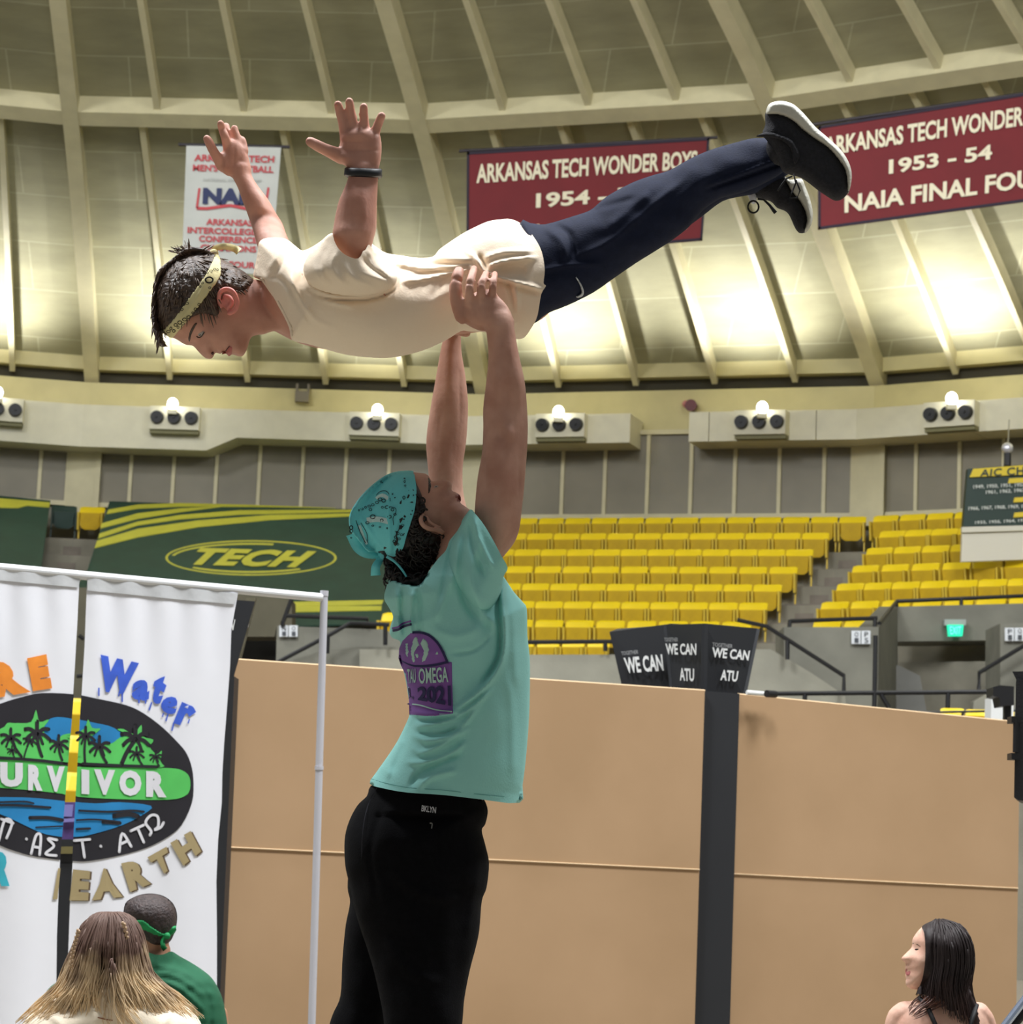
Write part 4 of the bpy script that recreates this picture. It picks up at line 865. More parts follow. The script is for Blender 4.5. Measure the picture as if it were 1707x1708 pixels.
# ---------------- the lifter
YL = 5.12
pl = person(Vector((W(700, 2000, YL).x, YL, 0)), 'person in teal T-shirt, teal bandana and dark trousers, arms raised, lifting another person')
bm = bmesh.new()
# near arm up to the wrist
loft(bm, [(768, 980, 815, 992, 5.05, .06), (780, 930, 828, 945, 5.02, .066), (790, 880, 862, 898, 4.99, .062), (793, 835, 872, 840, 4.98, .055), (797, 795, 876, 800, 4.98, .052), (804, 755, 879, 760, 4.98, .050), (806, 715, 881, 720, 4.98, .048), (806, 680, 880, 686, 4.98, .047), (811, 640, 876, 640, 4.97, .044), (815, 600, 867, 597, 4.96, .036), (813, 568, 861, 564, 4.955, .031), (809, 545, 857, 536, 4.95, .028), (802, 535, 853, 522, 4.95, .026)], 24, 5)
# far arm
loft(bm, [(740, 985, 800, 990, 5.28, .07), (738, 930, 800, 930, 5.32, .065), (728, 870, 786, 870, 5.34, .058), (718, 820, 774, 826, 5.35, .05), (714, 780, 772, 782, 5.35, .047), (711, 745, 777, 745, 5.35, .046), (713, 715, 780, 712, 5.35, .045), (720, 670, 781, 668, 5.35, .043), (728, 625, 776, 622, 5.35, .036), (735, 585, 770, 584, 5.35, .030), (742, 556, 770, 552, 5.35, .026), (748, 535, 774, 530, 5.35, .024)], 24, 5)
# shoulders and neck, hidden by the shirt but one body with the arms
loft(bm, [(690, 1180, 830, 1180, YL, .12), (700, 1090, 832, 1080, YL, .135), (706, 1020, 828, 1010, YL, .15), (722, 962, 818, 955, YL, .15), (726, 925, 806, 905, YL, .10), (722, 900, 796, 872, YL, .062), (700, 880, 784, 850, YL, .058)], 24, 5)
# near hand
loft(bm, [(806, 544, 857, 532, 4.95, .022), (794, 541, 851, 517, 4.948, .021), (781, 532, 842, 504, 4.945, .019), (773, 516, 832, 494, 4.945, .016), (774, 505, 829, 488, 4.95, .013)], 20, 4)
loft(bm, [(800, 552, 830, 520, 4.965, .02), (784, 545, 806, 510, 4.965, .02), (772, 536, 784, 512, 4.968, .018)], 14, 4)
finger(bm, [(772, 530), (764, 508), (760, 484), (763, 462), (766, 452)], [13, 12.5, 11.5, 10.5, 9], [4.955, 4.95, 4.945, 4.95, 4.965])
finger(bm, [(784, 510), (783, 490), (784, 473), (788, 458), (791, 448)], [9.2, 8.0, 7.8, 7.2, 6.4], [4.945, 4.925, 4.922, 4.94, 4.975])
finger(bm, [(802, 504), (803, 488), (804, 473), (808, 463), (811, 456)], [8.8, 7.4, 7.2, 6.6, 6], [4.945, 4.925, 4.922, 4.94, 4.975])
finger(bm, [(820, 500), (822, 485), (823, 473), (825, 464), (826, 457)], [8.2, 6.8, 6.6, 6, 5.6], [4.95, 4.93, 4.928, 4.94, 4.97])
# far hand on the other side of the lifted waist
loft(bm, [(745, 552, 776, 548, 5.355, .022), (742, 530, 786, 524, 5.36, .02), (742, 508, 790, 502, 5.36, .018), (746, 496, 786, 492, 5.355, .014)], 16, 4)
for x in (750, 762, 774, 785): finger(bm, [(x, 500), (x+1, 482), (x+2, 466), (x+3, 452)], [7.5, 7, 6.5, 5.5], [5.355, 5.372, 5.365, 5.33])
finger(bm, [(756, 540), (768, 552), (779, 556)], [9, 8, 7], [5.345, 5.31, 5.28])
# head: profile outline, tilted back
HL = [(684, 787), (697, 788), (710, 790), (716, 794), (718, 800), (722, 803), (733, 802), (744, 801), (751, 802.5), (754, 807), (754, 813), (752, 818), (757, 820), (763, 821.5), (766, 826), (765, 831), (768, 834), (768, 839), (774, 843), (780, 850), (783, 860), (776, 874), (762, 890), (748, 915), (735, 935), (700, 945), (655, 938), (622, 912), (608, 880), (610, 845), (630, 812), (655, 792), (670, 787)]
hq = crom(HL, 4, True)
def hHead(P):
    d = polydist(P, hq); n = np.clip(1-(((P[:, 0]-668)/75)**2+((P[:, 1]-858)/85)**2), 0, 1)
    base = .062*np.sqrt(np.clip(1-(1-np.clip(d/46, 0, 1))**2, 0, 1)); return base+.020*n
fe = bumps([(727, 814, 7, 5, -.008), (738, 816, 14, 7, .006), (748, 812, 5, 6, .004), (750, 839, 14, 14, .004), (735, 850, 18, 18, .004), (700, 803, 12, 6, .003), (764, 829, 5, 3, .004), (768, 831.5, 5, 1.5, -.004)])
hb = inflate(None, HL, YL+.01, hHead, None, step=3, smooth=4, extra=fe)
me = bpy.data.meshes.new('t'); hb.to_mesh(me); hb.free(); bm.from_mesh(me); bpy.data.meshes.remove(me)
MUS = bumps([(828, 630, 13, 45, .006), (866, 650, 8, 50, .004), (846, 645, 5, 42, -.005), (850, 722, 7, 12, .006), (834, 724, 7, 14, -.005), (818, 690, 7, 34, .003), (842, 800, 14, 50, .006), (868, 790, 5, 50, -.004), (806, 790, 5, 50, -.003), (750, 640, 10, 55, .006), (768, 650, 4, 45, -.003), (742, 775, 14, 34, .004), (734, 700, 8, 26, -.003), (783, 508, 5, 5, .004), (803, 502, 5, 5, .004), (820, 497, 4, 5, .004), (812, 520, 3, 14, -.002), (795, 522, 3, 12, -.002), (832, 545, 10, 8, .002)])
def sculpt(F_):
    def post(me):
        P = np.array([proj(v.co) for v in me.vertices]); z = F_(P)
        for v, d, n_ in zip(me.vertices, z, [v.normal.copy() for v in me.vertices]):
            if n_.y < .1: v.co += n_*(d*max(0, -n_.y)**.5) if n_.y < 0 else Vector()
    return post
body = remeshed('body', bm, skinA, pl, .0036, 3, .5, post=sculpt(MUS))
# eye, brow, mouth line, ear
def spot(nm, poly, Y, hf, off, m, par, smooth=4, step=1.5, sides=(-1,)): return cover(nm, poly, Y, hf, off, m, par, step, smooth, 2, sides, sink=.001)
hL2 = add(hHead, fe)
spot('eye', [(723, 811), (729, 808), (733, 812), (729, 816), (724, 816)], YL+.01, hL2, .002, eyew, body)
spot('iris', [(725, 811), (728, 809.5), (730, 812), (727, 814)], YL+.01, hL2, .0035, eyed, body)
spot('eyebrow', [(714, 797), (718, 801), (720, 810), (717, 822), (714, 822), (714, 808)], YL+.01, hL2, .002, hairD, body)
spot('lips', [(763, 823), (768, 827), (769, 835), (766, 838), (760, 834), (760, 828)], YL+.01, hL2, .0012, lipm, body)
bm = bmesh.new(); yE = YL+.01-.078
finger(bm, [(706, 858), (702, 866), (706, 876), (716, 882), (728, 884), (738, 888)], [3.2, 4, 4.2, 4, 3.8, 4.5], [yE-.006, yE-.018, yE-.022, yE-.02, yE-.014, yE-.006], 10)
finger(bm, [(712, 862), (716, 870), (724, 876), (734, 880)], [3, 3.2, 3, 3], [yE-.004, yE-.01, yE-.01, yE-.006], 10)
remeshed('ear', bm, skinA, pl, .002, 3, .5); pl.children[-1].data.materials.clear(); pl.children[-1].data.materials.append(skinA)
# hair: dark curls
BQ0 = crom([(684, 785), (690, 787), (693, 800), (695, 820), (693, 850), (687, 870), (678, 895), (672, 915), (660, 928), (648, 926), (600, 930), (560, 850), (620, 780)], 4, True)
HH = [(690, 792), (697, 808), (706, 830), (712, 850), (706, 858), (704, 872), (712, 884), (728, 890), (738, 894), (740, 906), (734, 925), (722, 940), (712, 958), (700, 985), (690, 976), (668, 980), (655, 972), (646, 955), (640, 935), (630, 915), (640, 880), (660, 840), (676, 810)]
hcap = cover('hair', HH, YL+.01, lambda P: np.maximum(hHead(P), .03), .016, hairD, pl, 4, 5, 6, extra=noisef(7, 7, .012, 3))
bm = bmesh.new()
for i in range(190):
    px, py = random.uniform(642, 738), random.uniform(805, 975)
    if not inside(np.array([[px, py]]), crom(HH, 4, True))[0] or inside(np.array([[px+3, py+3]]), BQ0)[0]: continue
    hh = float(max(hHead(np.array([[px, py]]))[0], .03)); s = random.choice((-1, -1, 1)); Y0 = YL+.01+s*(hh+.014); r = random.uniform(.005, .011); p = W(px, py, Y0)
    ph = random.uniform(0, 6.28); ax = random.uniform(-.6, .6)
    pts = [p+Vector((r*math.cos(a+ph)+a*.0012*ax, s*.004*math.sin(a*.5), r*math.sin(a+ph)-a*.0026)) for a in np.linspace(0, 8.5, 16)]
    tube(bm, pts, .0022, 5)
for i in range(40):
    px, py = random.uniform(648, 712), random.uniform(950, 985); p = W(px, py, YL+random.uniform(-.06, .06)); r = random.uniform(.006, .01); ph = random.uniform(0, 6)
    tube(bm, [p+Vector((r*math.cos(a+ph), r*.5*math.sin(a), r*math.sin(a+ph)-a*.002)) for a in np.linspace(0, 8, 14)], .0022, 5)
obj('curls', bm, hairD, hcap, True)
# bandana
teal = mat('bandana_teal', (112, 214, 220), .75, .06, 12, .2, 40)
BN = [(684, 785), (690, 787), (693, 800), (695, 820), (692, 850), (686, 870), (678, 895), (672, 915), (660, 928), (648, 926), (636, 922), (615, 922), (600, 905), (592, 895), (585, 885), (582, 868), (586, 852), (600, 830), (622, 808), (645, 792), (665, 786)]
bq = crom(BN, 4, True)
def hBan(P):
    d = polydist(P, bq); return np.maximum(hHead(P)+.020, .075*np.sqrt(np.clip(1-(1-np.clip(d/40, 0, 1))**2, 0, 1)))
ban = inflate('bandana', BN, YL+.01, hBan, teal, pl, 3, 4, opn=lambda V: (V[:, 0] > 645) & (V[:, 1] > 792), folds=[([(655, 800), (648, 850), (652, 925)], 4, .004), ([(600, 860), (620, 890), (640, 920)], 3, .004), ([(590, 870), (600, 900), (634, 922)], 3, -.004), ([(640, 795), (610, 830), (592, 880)], 5, .003), ([(672, 860), (662, 900), (655, 924)], 3, -.004)])
bm = bmesh.new(); tube(bm, [W(x, y, YL-.01) for x, y in ((650, 922), (640, 928), (632, 930))], [.012, .014, .010], 10); ball(bm, W(643, 926, YL-.02), .013)
obj('knot', bm, teal, ban, True)
def ribbon(nm, pts, w, Y, m, par, th=.002, tw=0):
    q = crom(pts, 5); bm = bmesh.new(); P = []
    for i in range(len(q)):
        a, c = q[max(i-1, 0)], q[min(i+1, len(q)-1)]; d = (c-a)/(np.linalg.norm(c-a)+1e-9); nrm = np.array([-d[1], d[0]]); ww = (w[0]+(w[1]-w[0])*i/(len(q)-1))/2 if isinstance(w, tuple) else w/2
        yy = Y+tw*math.sin(i*.5); P.append([bm.verts.new(W(*(q[i]-nrm*ww), yy-th)), bm.verts.new(W(*(q[i]+nrm*ww), yy-th+tw*.6)), bm.verts.new(W(*(q[i]+nrm*ww), yy+th+tw*.6)), bm.verts.new(W(*(q[i]-nrm*ww), yy+th))])
    for A, B in zip(P, P[1:]):
        for k in range(4): bm.faces.new((A[k], A[(k+1) % 4], B[(k+1) % 4], B[k]))
    bm.faces.new(P[0]); bm.faces.new(P[-1][::-1]); return obj(nm, bm, m, par, True)
ribbon('bandana_tail', [(640, 926), (634, 934), (627, 946), (627, 960)], (9, 17), YL-.03, teal, ban, tw=.006)
ribbon('bandana_tail', [(590, 890), (598, 912), (612, 924), (636, 928)], (26, 8), YL-.005, teal, ban, tw=.004)
ribbon('bandana_tail', [(645, 928), (660, 938), (672, 952), (678, 962)], (5, 3), YL-.06, teal, ban)
# bandana print
bprint = mat('print_black', (24, 44, 50), .8); bwhi = mat('print_white', (196, 226, 224), .8)
hB2 = hBan
def onban(pts, w, m, nm, lift=.0035, yc=YL+.01, hf=None, par=None, close=False):
    hf = hf or hB2; q = crom(pts, 4, close) if len(pts) > 2 else np.array(pts, float)
    if close: q = np.vstack([q, q[:1]])
    h = hf(q); bm = bmesh.new(); P = []
    for i in range(len(q)):
        a, c = q[max(i-1, 0)], q[min(i+1, len(q)-1)]; d = (c-a)/(np.linalg.norm(c-a)+1e-9); nrm = np.array([-d[1], d[0]])*w/2
        P.append((bm.verts.new(W(*(q[i]-nrm), yc-h[i]-lift)), bm.verts.new(W(*(q[i]+nrm), yc-h[i]-lift))))
    for A, B in zip(P, P[1:]): bm.faces.new((A[0], A[1], B[1], B[0]))
    return bm
def merge(bms):
    out = bmesh.new()
    for b_ in bms:
        me = bpy.data.meshes.new('t'); b_.to_mesh(me); b_.free(); out.from_mesh(me); bpy.data.meshes.remove(me)
    return out
def scribbles(seedpts, hf, yc, m, par, nm, lift=.0035):
    L = []
    for x, y, r in seedpts:
        ph = random.uniform(0, 6); e = random.uniform(.6, 1.3)
        L.append(onban([(x+r*math.cos(a+ph)*e, y+r*math.sin(a+ph)*.8) for a in (0, 1.2, 2.5, 3.8, 5.0)], max(1.0, r*.42), m, nm, lift, yc, hf, close=True))
    return obj(nm, merge(L), m, par)
random.seed(11)
sp_ = [(634, 833, 3.2), (640, 835, 3.4), (629, 838, 2.6), (622, 842, 2.4), (616, 844, 2.2), (610, 846, 2), (604, 849, 2), (599, 851, 1.8), (646, 846, 3), (638, 846, 2), (674, 830, 3.2), (675, 803, 2), (676, 810, 1.6), (637, 804, 2), (613, 872, 2.5), (622, 862, 4), (650, 862, 3), (637, 868, 3), (622, 877, 1.4), (634, 879, 1.4), (646, 881, 1.4), (586, 880, 4), (586, 886, 3), (668, 880, 2.2), (672, 876, 1.8), (674, 866, 1.2), (664, 890, 2.4), (660, 896, 2.6), (666, 899, 2.2), (658, 903, 2.8), (664, 908, 2), (670, 892, 2), (688, 852, 1), (690, 826, 1), (659, 830, 1), (655, 824, 1), (675, 798, 1), (586, 897, 1.2), (618, 850, 2.6), (655, 850, 3), (659, 858, 2)]
scribbles(sp_, hB2, YL+.01, bprint, ban, 'printed_motif')
obj('printed_outline', merge([onban(q, 1.1, bprint, 'x') for q in ([(628, 826), (634, 820), (644, 819), (650, 826), (651, 836)], [(650, 845), (660, 848), (660, 856), (656, 864), (657, 876)], [(594, 868), (600, 885), (610, 906)], [(602, 872), (612, 890), (613, 908)])]), bprint, ban)
obj('printed_patch', merge([onban(q, w, bwhi, 'x', .003) for q, w in (([(628, 832), (638, 826), (648, 832)], 6), ([(612, 868), (630, 866), (648, 870)], 9), ([(600, 876), (606, 894), (612, 908)], 4))]), bwhi, ban)
# T-shirt
tee = mat('teal_shirt', (146, 210, 203), .85, .04, 5, .12, 240)
TS = [(785, 850), (793, 857), (808, 876), (824, 903), (836, 926), (846, 946), (838, 956), (846, 970), (858, 988), (872, 1004), (879, 1016), (880, 1060), (884, 1100), (884, 1160), (882, 1210), (877, 1270), (872, 1310), (867, 1339), (800, 1333), (740, 1326), (680, 1322), (640, 1315), (617, 1307), (628, 1288), (645, 1264), (662, 1238), (676, 1210), (684, 1188), (681, 1160), (676, 1130), (668, 1100), (666, 1085), (668, 1070), (655, 1064), (650, 1055), (652, 1042), (656, 1028), (648, 1012), (641, 998), (645, 978), (652, 966), (672, 972), (694, 976), (706, 968), (716, 952), (731, 932), (744, 918), (750, 902), (758, 892), (768, 878), (772, 866)]
tq = crom(TS, 3, True)
tqd = crom([(648, 972), (664, 930), (700, 912), (722, 882), (748, 850), (786, 812), (812, 822), (850, 890), (870, 945), (848, 968), (858, 988), (872, 1004), (879, 1016), (880, 1060), (884, 1100), (884, 1160), (882, 1210), (877, 1270), (872, 1310), (866, 1345), (860, 1480), (600, 1480), (610, 1330), (628, 1288), (645, 1264), (662, 1238), (676, 1210), (684, 1188), (681, 1160), (676, 1130), (668, 1100), (666, 1085), (668, 1070), (655, 1064), (650, 1055), (652, 1042), (656, 1028), (648, 1012), (641, 998)], 3, True)
def hTee(P):
    d = polydist(P, tqd); H = np.interp(P[:, 1], [850, 900, 960, 1050, 1150, 1300], [.085, .14, .205, .20, .18, .175]); D = np.interp(P[:, 1], [850, 900, 960, 1100, 1300], [26, 50, 85, 100, 105])
    r = H*np.sqrt(np.clip(1-(1-np.clip(d/D, 0, 1))**2, 0, 1)); return r
FT_ = [([(845, 948), (838, 985), (842, 1040), (840, 1090), (822, 1130), (792, 1160), (760, 1185)], 5, .018), ([(832, 960), (829, 1010), (834, 1060), (830, 1100), (805, 1140)], 4, -.014),
      ([(850, 990), (858, 1060), (862, 1150)], 7, .006), ([(846, 946), (815, 975), (812, 1060)], 7, -.008), ([(798, 900), (786, 960), (800, 1010), (830, 1050)], 7, .010), ([(775, 880), (768, 950), (775, 1000), (800, 1040)], 6, -.009),
      ([(790, 862), (802, 905), (824, 950)], 4, .007), ([(784, 866), (790, 920), (806, 960)], 4, -.007), ([(768, 890), (760, 940), (752, 985)], 5, .007), ([(756, 905), (745, 950), (735, 1000)], 4, -.006),
      ([(752, 950), (740, 1000), (725, 1035)], 6, .006), ([(688, 985), (684, 1040), (688, 1060)], 4, .014), ([(672, 980), (672, 1030), (676, 1066)], 4, -.014), ([(660, 975), (662, 1020), (668, 1058)], 4, .010), ([(697, 985), (702, 1020), (700, 1060)], 4, -.008),
      ([(760, 1188), (720, 1192), (690, 1188)], 4, .012), ([(820, 1150), (780, 1185), (735, 1205), (690, 1212)], 4, .012), ([(770, 1192), (730, 1202), (692, 1200)], 3.5, -.010), ([(800, 1175), (760, 1222), (716, 1236), (690, 1228)], 4, .011), ([(780, 1215), (745, 1238), (704, 1256), (690, 1250)], 4, .010), ([(770, 1212), (735, 1224), (695, 1222)], 3.5, -.010), ([(775, 1240), (745, 1262), (708, 1272), (680, 1272)], 4, .010), ([(765, 1258), (730, 1272), (700, 1290), (685, 1310)], 5, -.010), ([(690, 1200), (672, 1240), (650, 1290)], 8, -.012), ([(674, 1230), (655, 1270), (645, 1300)], 5, .009), ([(760, 1285), (720, 1296), (700, 1312)], 5, .007), ([(848, 1130), (856, 1200), (858, 1300)], 8, .005), ([(720, 1050), (760, 1062), (800, 1050)], 8, .004), ([(750, 1090), (790, 1085), (820, 1060)], 3, -.004)]
FT = [(a, b_, c*1.35) for a, b_, c in FT_]
shirt = inflate('t_shirt', TS, YL, hTee, tee, pl, 3.2, 3, FT, extra=noisef(40, 70, .006, 2), opn=lambda V: ((V[:, 1] > 1300) & (V[:, 0] > 622) & (V[:, 0] < 864)) | ((V[:, 1] < 956) & (V[:, 0] > 700)))
SL = [(784, 850), (793, 857), (808, 876), (824, 903), (836, 926), (847, 947), (840, 962), (836, 990), (822, 1016), (798, 1022), (770, 1004), (750, 972), (746, 940), (752, 908), (764, 884), (774, 866)]
sld = crom([(790, 815), (860, 900), (878, 935), (852, 962), (836, 990), (822, 1016), (798, 1022), (770, 1004), (750, 972), (746, 940), (752, 908), (764, 884), (768, 850)], 3, True)
inflate('sleeve', SL, 4.99, lambda P: .105*np.sqrt(np.clip(1-(1-np.clip(polydist(P, sld)/38, 0, 1))**2, 0, 1)), tee, pl, 3, 3, [f for f in FT if f[0][0][1] < 910], opn=lambda V: (V[:, 0]-784)*96-(V[:, 1]-850)*62 > -420)
# hem and sleeve seams
obj('hem_stitch', merge([onban([(619, 1299), (642, 1306), (682, 1314), (740, 1318), (800, 1325), (868, 1331)], 1.1, None, 'x', .002, YL, hTee)]), mat('shirt_seam', (92, 160, 154), .9), shirt)
# printed crest on the back
pur = mat('print_purple', (128, 84, 160), .85, .06, 6); pnv = mat('print_navy', (44, 40, 84), .85); pmint = mat('print_mint', (170, 206, 196), .85)
hT2 = lambda P: hTee(P)+fold_fn(FT)(P)*np.clip(polydist(P, tq)/6, 0, 1)+noisef(40, 70, .006, 2)(P)*np.clip(polydist(P, tq)/5, 0, 1)
def pt(poly, m, nm, lift, smooth=0, step=2.5): return cover(nm, poly, YL, hT2, lift, m, shirt, step, smooth, .5, (-1,), sink=0)
pt([(666, 1082), (672, 1068), (685, 1056), (700, 1053), (716, 1057), (731, 1070), (742, 1088), (747, 1104), (754, 1104), (756, 1190), (720, 1195), (683, 1192), (682, 1160), (677, 1126), (669, 1110), (665, 1098)], pur, 'crest_ground', .003)
for x0, q in ((0, [(689, 1064), (696, 1060), (701, 1076), (692, 1088), (694, 1106), (687, 1106), (684, 1086)]), (0, [(706, 1062), (714, 1070), (718, 1084), (710, 1104), (702, 1106), (706, 1086), (700, 1074)]), (0, [(675, 1074), (681, 1068), (683, 1086), (680, 1102), (676, 1092)]), (0, [(724, 1094), (730, 1082), (734, 1092)]), (0, [(690, 1090), (700, 1088), (698, 1106)])): pt(q, pmint, 'crest_figure', .005)
def onshirt(poly, w, m, nm, lift=.005): return obj(nm, onban(poly, w, m, nm, lift, YL, hT2), m, shirt)
onshirt([(688, 1055), (702, 1055), (718, 1061), (732, 1075), (742, 1094), (747, 1106)], 4, pnv, 'crest_border'); onshirt([(668, 1100), (690, 1110), (720, 1110), (748, 1104)], 4, pnv, 'crest_border'); onshirt([(654, 1048), (664, 1046), (672, 1040), (686, 1036)], 3, pur, 'crest_border'); onshirt([(655, 1052), (665, 1050), (673, 1045), (687, 1041)], 4, pnv, 'crest_border')
onshirt([(680, 1174), (700, 1176), (728, 1184), (754, 1187)], 2.2, pmint, 'crest_border')
def shtext(body, quad, m, lift=.006, bold=.02):
    q = [np.array(p, float) for p in quad]
    V, Fs = textmesh(body, bold); P = np.array([(q[3]*(1-u)+q[2]*u)*(1-v)+(q[0]*(1-u)+q[1]*u)*v for u, v in V]); h = hT2(P); bm = bmesh.new(); vs = [bm.verts.new(W(p[0], p[1], YL-hh-lift)) for p, hh in zip(P, h)]
    for f in Fs:
        try: bm.faces.new([vs[i] for i in f])
        except ValueError: pass
    bmesh.ops.triangulate(bm, faces=bm.faces[:]); bmesh.ops.subdivide_edges(bm, edges=bm.edges[:], cuts=1)
    me = bpy.data.meshes.new('crest_lettering'); bm.to_mesh(me); bm.free(); link('crest_lettering', me, m, shirt)
shtext('TAU', [(679, 1116), (693, 1115), (694, 1139), (681, 1140)], pmint, .008); shtext('OMEGA', [(698, 1115), (747, 1112), (748, 1138), (699, 1141)], pmint, .008)
shtext('L', [(681, 1148), (689, 1148), (690, 1166), (682, 1166)], pnv, .008, .04); shtext('2021', [(696, 1146), (752, 1143), (753, 1178), (697, 1168)], pnv, .008, .04)
# trousers
pants = mat('trousers_black', (11, 11, 14), .95, .2, 70, .15, 300, spec=.12); 
PN = [(626, 1308), (612, 1328), (596, 1344), (582, 1371), (575, 1401), (576, 1443), (583, 1475), (590, 1510), (600, 1545), (612, 1580), (624, 1620), (634, 1665), (640, 1700), (644, 1760), (650, 1900), (654, 2060), (652, 2165), (735, 2165), (740, 2060), (748, 1900), (764, 1780), (772, 1700), (775, 1665), (784, 1618), (794, 1580), (800, 1550), (804, 1503), (812, 1480), (816, 1440), (810, 1410), (804, 1385), (810, 1374), (814, 1352), (808, 1334), (800, 1328), (700, 1316)]
PF = [(640, 1320), (600, 1380), (584, 1440), (580, 1480), (584, 1505), (577, 1542), (573, 1580), (571, 1606), (568, 1661), (556, 1690), (549, 1712), (540, 1760), (528, 1900), (522, 2060), (520, 2150), (600, 2150), (612, 2060), (632, 1900), (650, 1760), (668, 1680), (700, 1560), (740, 1440), (740, 1330)]
pn = crom(PN, 4, True)
def hP(P):
    d = polydist(P, pn); y = P[:, 1]; H = np.interp(y, [1310, 1400, 1560, 1700, 2165], [.14, .16, .12, .095, .075]); D = np.interp(y, [1310, 1560, 1700, 2165], [100, 95, 62, 42]); d = np.where(y < 1360, np.maximum(d, np.minimum(np.abs(P[:, 0]-np.interp(y, [1305, 1330, 1360], [622, 610, 590])), np.abs(812-P[:, 0]))), d); return H*np.sqrt(np.clip(1-(1-np.clip(d/D, 0, 1))**2, 0, 1))
trous = inflate('trousers', PN, 0, hP, pants, pl, 5, 4, folds=[([(800, 1440), (790, 1500), (780, 1560)], 6, .006), ([(640, 1340), (618, 1420), (630, 1500)], 5, -.006), ([(650, 1450), (700, 1490), (770, 1500)], 8, .006), ([(640, 1560), (680, 1620), (740, 1640)], 9, .005)], Yf=lambda V: np.interp(V[:, 1], [1400, 1700, 2165], [YL, 5.03, 5.02]), extra=noisef(30, 60, .006, 5), opn=lambda V: (V[:, 1] < 1330) & (V[:, 0] > 630) & (V[:, 0] < 800))
inflate('trouser_leg', PF, 5.27, hdome(crom(PF, 4, True), lambda P: np.interp(P[:, 1], [1320, 1600, 2150], [.12, .10, .075]), 55), pants, pl, 5, 4, extra=noisef(30, 60, .006, 8))
hP2 = lambda P: hP(P)+.004
obj('side_seam', merge([onban([(629, 1314), (615, 1340), (606, 1380), (604, 1430), (612, 1500), (624, 1560), (640, 1640)], 1.6, None, 'x', .0095, YL, hP)]), mat('seam_grey', (46, 46, 54), .9), trous)
q = [np.array(p, float) for p in ((704, 1343), (728, 1346.5), (727, 1356.5), (703, 1353))]
V, Fs = textmesh('BKLYN', .02); P = np.array([(q[3]*(1-u)+q[2]*u)*(1-v)+(q[0]*(1-u)+q[1]*u)*v for u, v in V]); h = hP(P); bm = bmesh.new(); vs = [bm.verts.new(W(p[0], p[1], YL-hh-.010)) for p, hh in zip(P, h)]
for f in Fs: bm.faces.new([vs[i] for i in f])
me = bpy.data.meshes.new('waist_lettering'); bm.to_mesh(me); bm.free(); link('waist_lettering', me, mat('letter_pale', (200, 200, 204), .8), trous)
obj('pocket_tag', merge([onban([(717, 1373), (721, 1374), (720, 1382)], 2.2, None, 'x', .010, YL, hP)]), mat('tag_grey', (120, 118, 112), .8), trous)
bm = bmesh.new(); loft(bm, [(680, 1280, 800, 1290, YL, .10), (700, 1326, 809, 1342, YL, .10)], 20, 3); obj('waist_skin', bm, skinA, pl, True)
for Yf_, xa, yb, nm in ((5.02, 690, 2165, 'n'), (5.27, 556, 2150, 'f')):
    bm = bmesh.new(); p = W(xa, yb, Yf_); z0 = .0
    rows = [(-.10, .045, .07), (-.05, .05, .10), (.04, .05, .09), (.12, .052, .065), (.18, .045, .045)]
    R_ = []
    for x, w, h in rows: R_.append([bm.verts.new((p.x+x, Yf_+w*math.cos(a), max(.0, h*.5+h*.55*math.sin(a)))) for a in np.linspace(0, 2*math.pi, 14, endpoint=False)])
    for A, B in zip(R_, R_[1:]):
        for k in range(14): bm.faces.new((A[k], A[(k+1) % 14], B[(k+1) % 14], B[k]))
    bm.faces.new(R_[0][::-1]); bm.faces.new(R_[-1]); obj('shoe', bm, mat('shoe_dark', (28, 28, 32), .6), pl, True)
# legs under the trousers reach down to the shoes
bm = bmesh.new(); loft(bm, [(668, 2120, 722, 2120, 5.02, .04), (672, 2200, 714, 2200, 5.02, .04)], 14, 3); loft(bm, [(538, 2110, 584, 2110, 5.27, .04), (542, 2180, 580, 2180, 5.27, .04)], 14, 3); obj('ankles', bm, mat('socks_dark', (40, 40, 44), .9), pl, True)
# ---------------- the lifted person
YF_ = 5.16
pf = person(W(800, 550, YF_), 'person in cream T-shirt and navy trousers held up lying flat in the air, arms spread')
bm = bmesh.new()
# near forearm and hand, palm to the camera
YN = 4.90
loft(bm, [(590, 460, 650, 500, 5.0, .05), (572, 428, 612, 452, 4.93, .05), (556, 398, 622, 404, YN, .048), (557, 375, 628, 380, YN, .046), (564, 340, 629, 340, YN, .044), (573, 318, 630, 316, YN, .036), (580, 300, 631, 298, YN, .028), (583, 284, 632, 284, YN, .026)], 24, 5)
PALM = [(573, 216), (580, 212), (596, 211), (611, 211), (624, 217), (634, 224), (637, 240), (637, 256), (635, 270), (632, 284), (630, 296), (584, 296), (583, 284), (574, 276), (560, 268), (550, 261), (552, 254), (563, 248), (567, 238), (567, 226)]
hb = inflate(None, PALM, YN, hdome(crom(PALM, 3, True), .019, 18), None, step=3, smooth=3, extra=bumps([(592, 248, 18, 14, -.005), (572, 262, 10, 9, .004), (625, 262, 8, 16, .003), (600, 222, 26, 5, .002)]))
me = bpy.data.meshes.new('t'); hb.to_mesh(me); hb.free(); bm.from_mesh(me); bpy.data.meshes.remove(me)
for q in ([(575, 226), (572, 206), (567, 188), (564, 174)], [(591, 222), (588, 200), (585, 183), (583, 169)], [(609, 222), (608, 202), (607, 190), (607, 178)], [(624, 228), (629, 212), (633, 202), (637, 193)]):
    finger(bm, q, [9, 8.2, 7.8, 7.4], [YN, YN-.004, YN-.01, YN-.02])
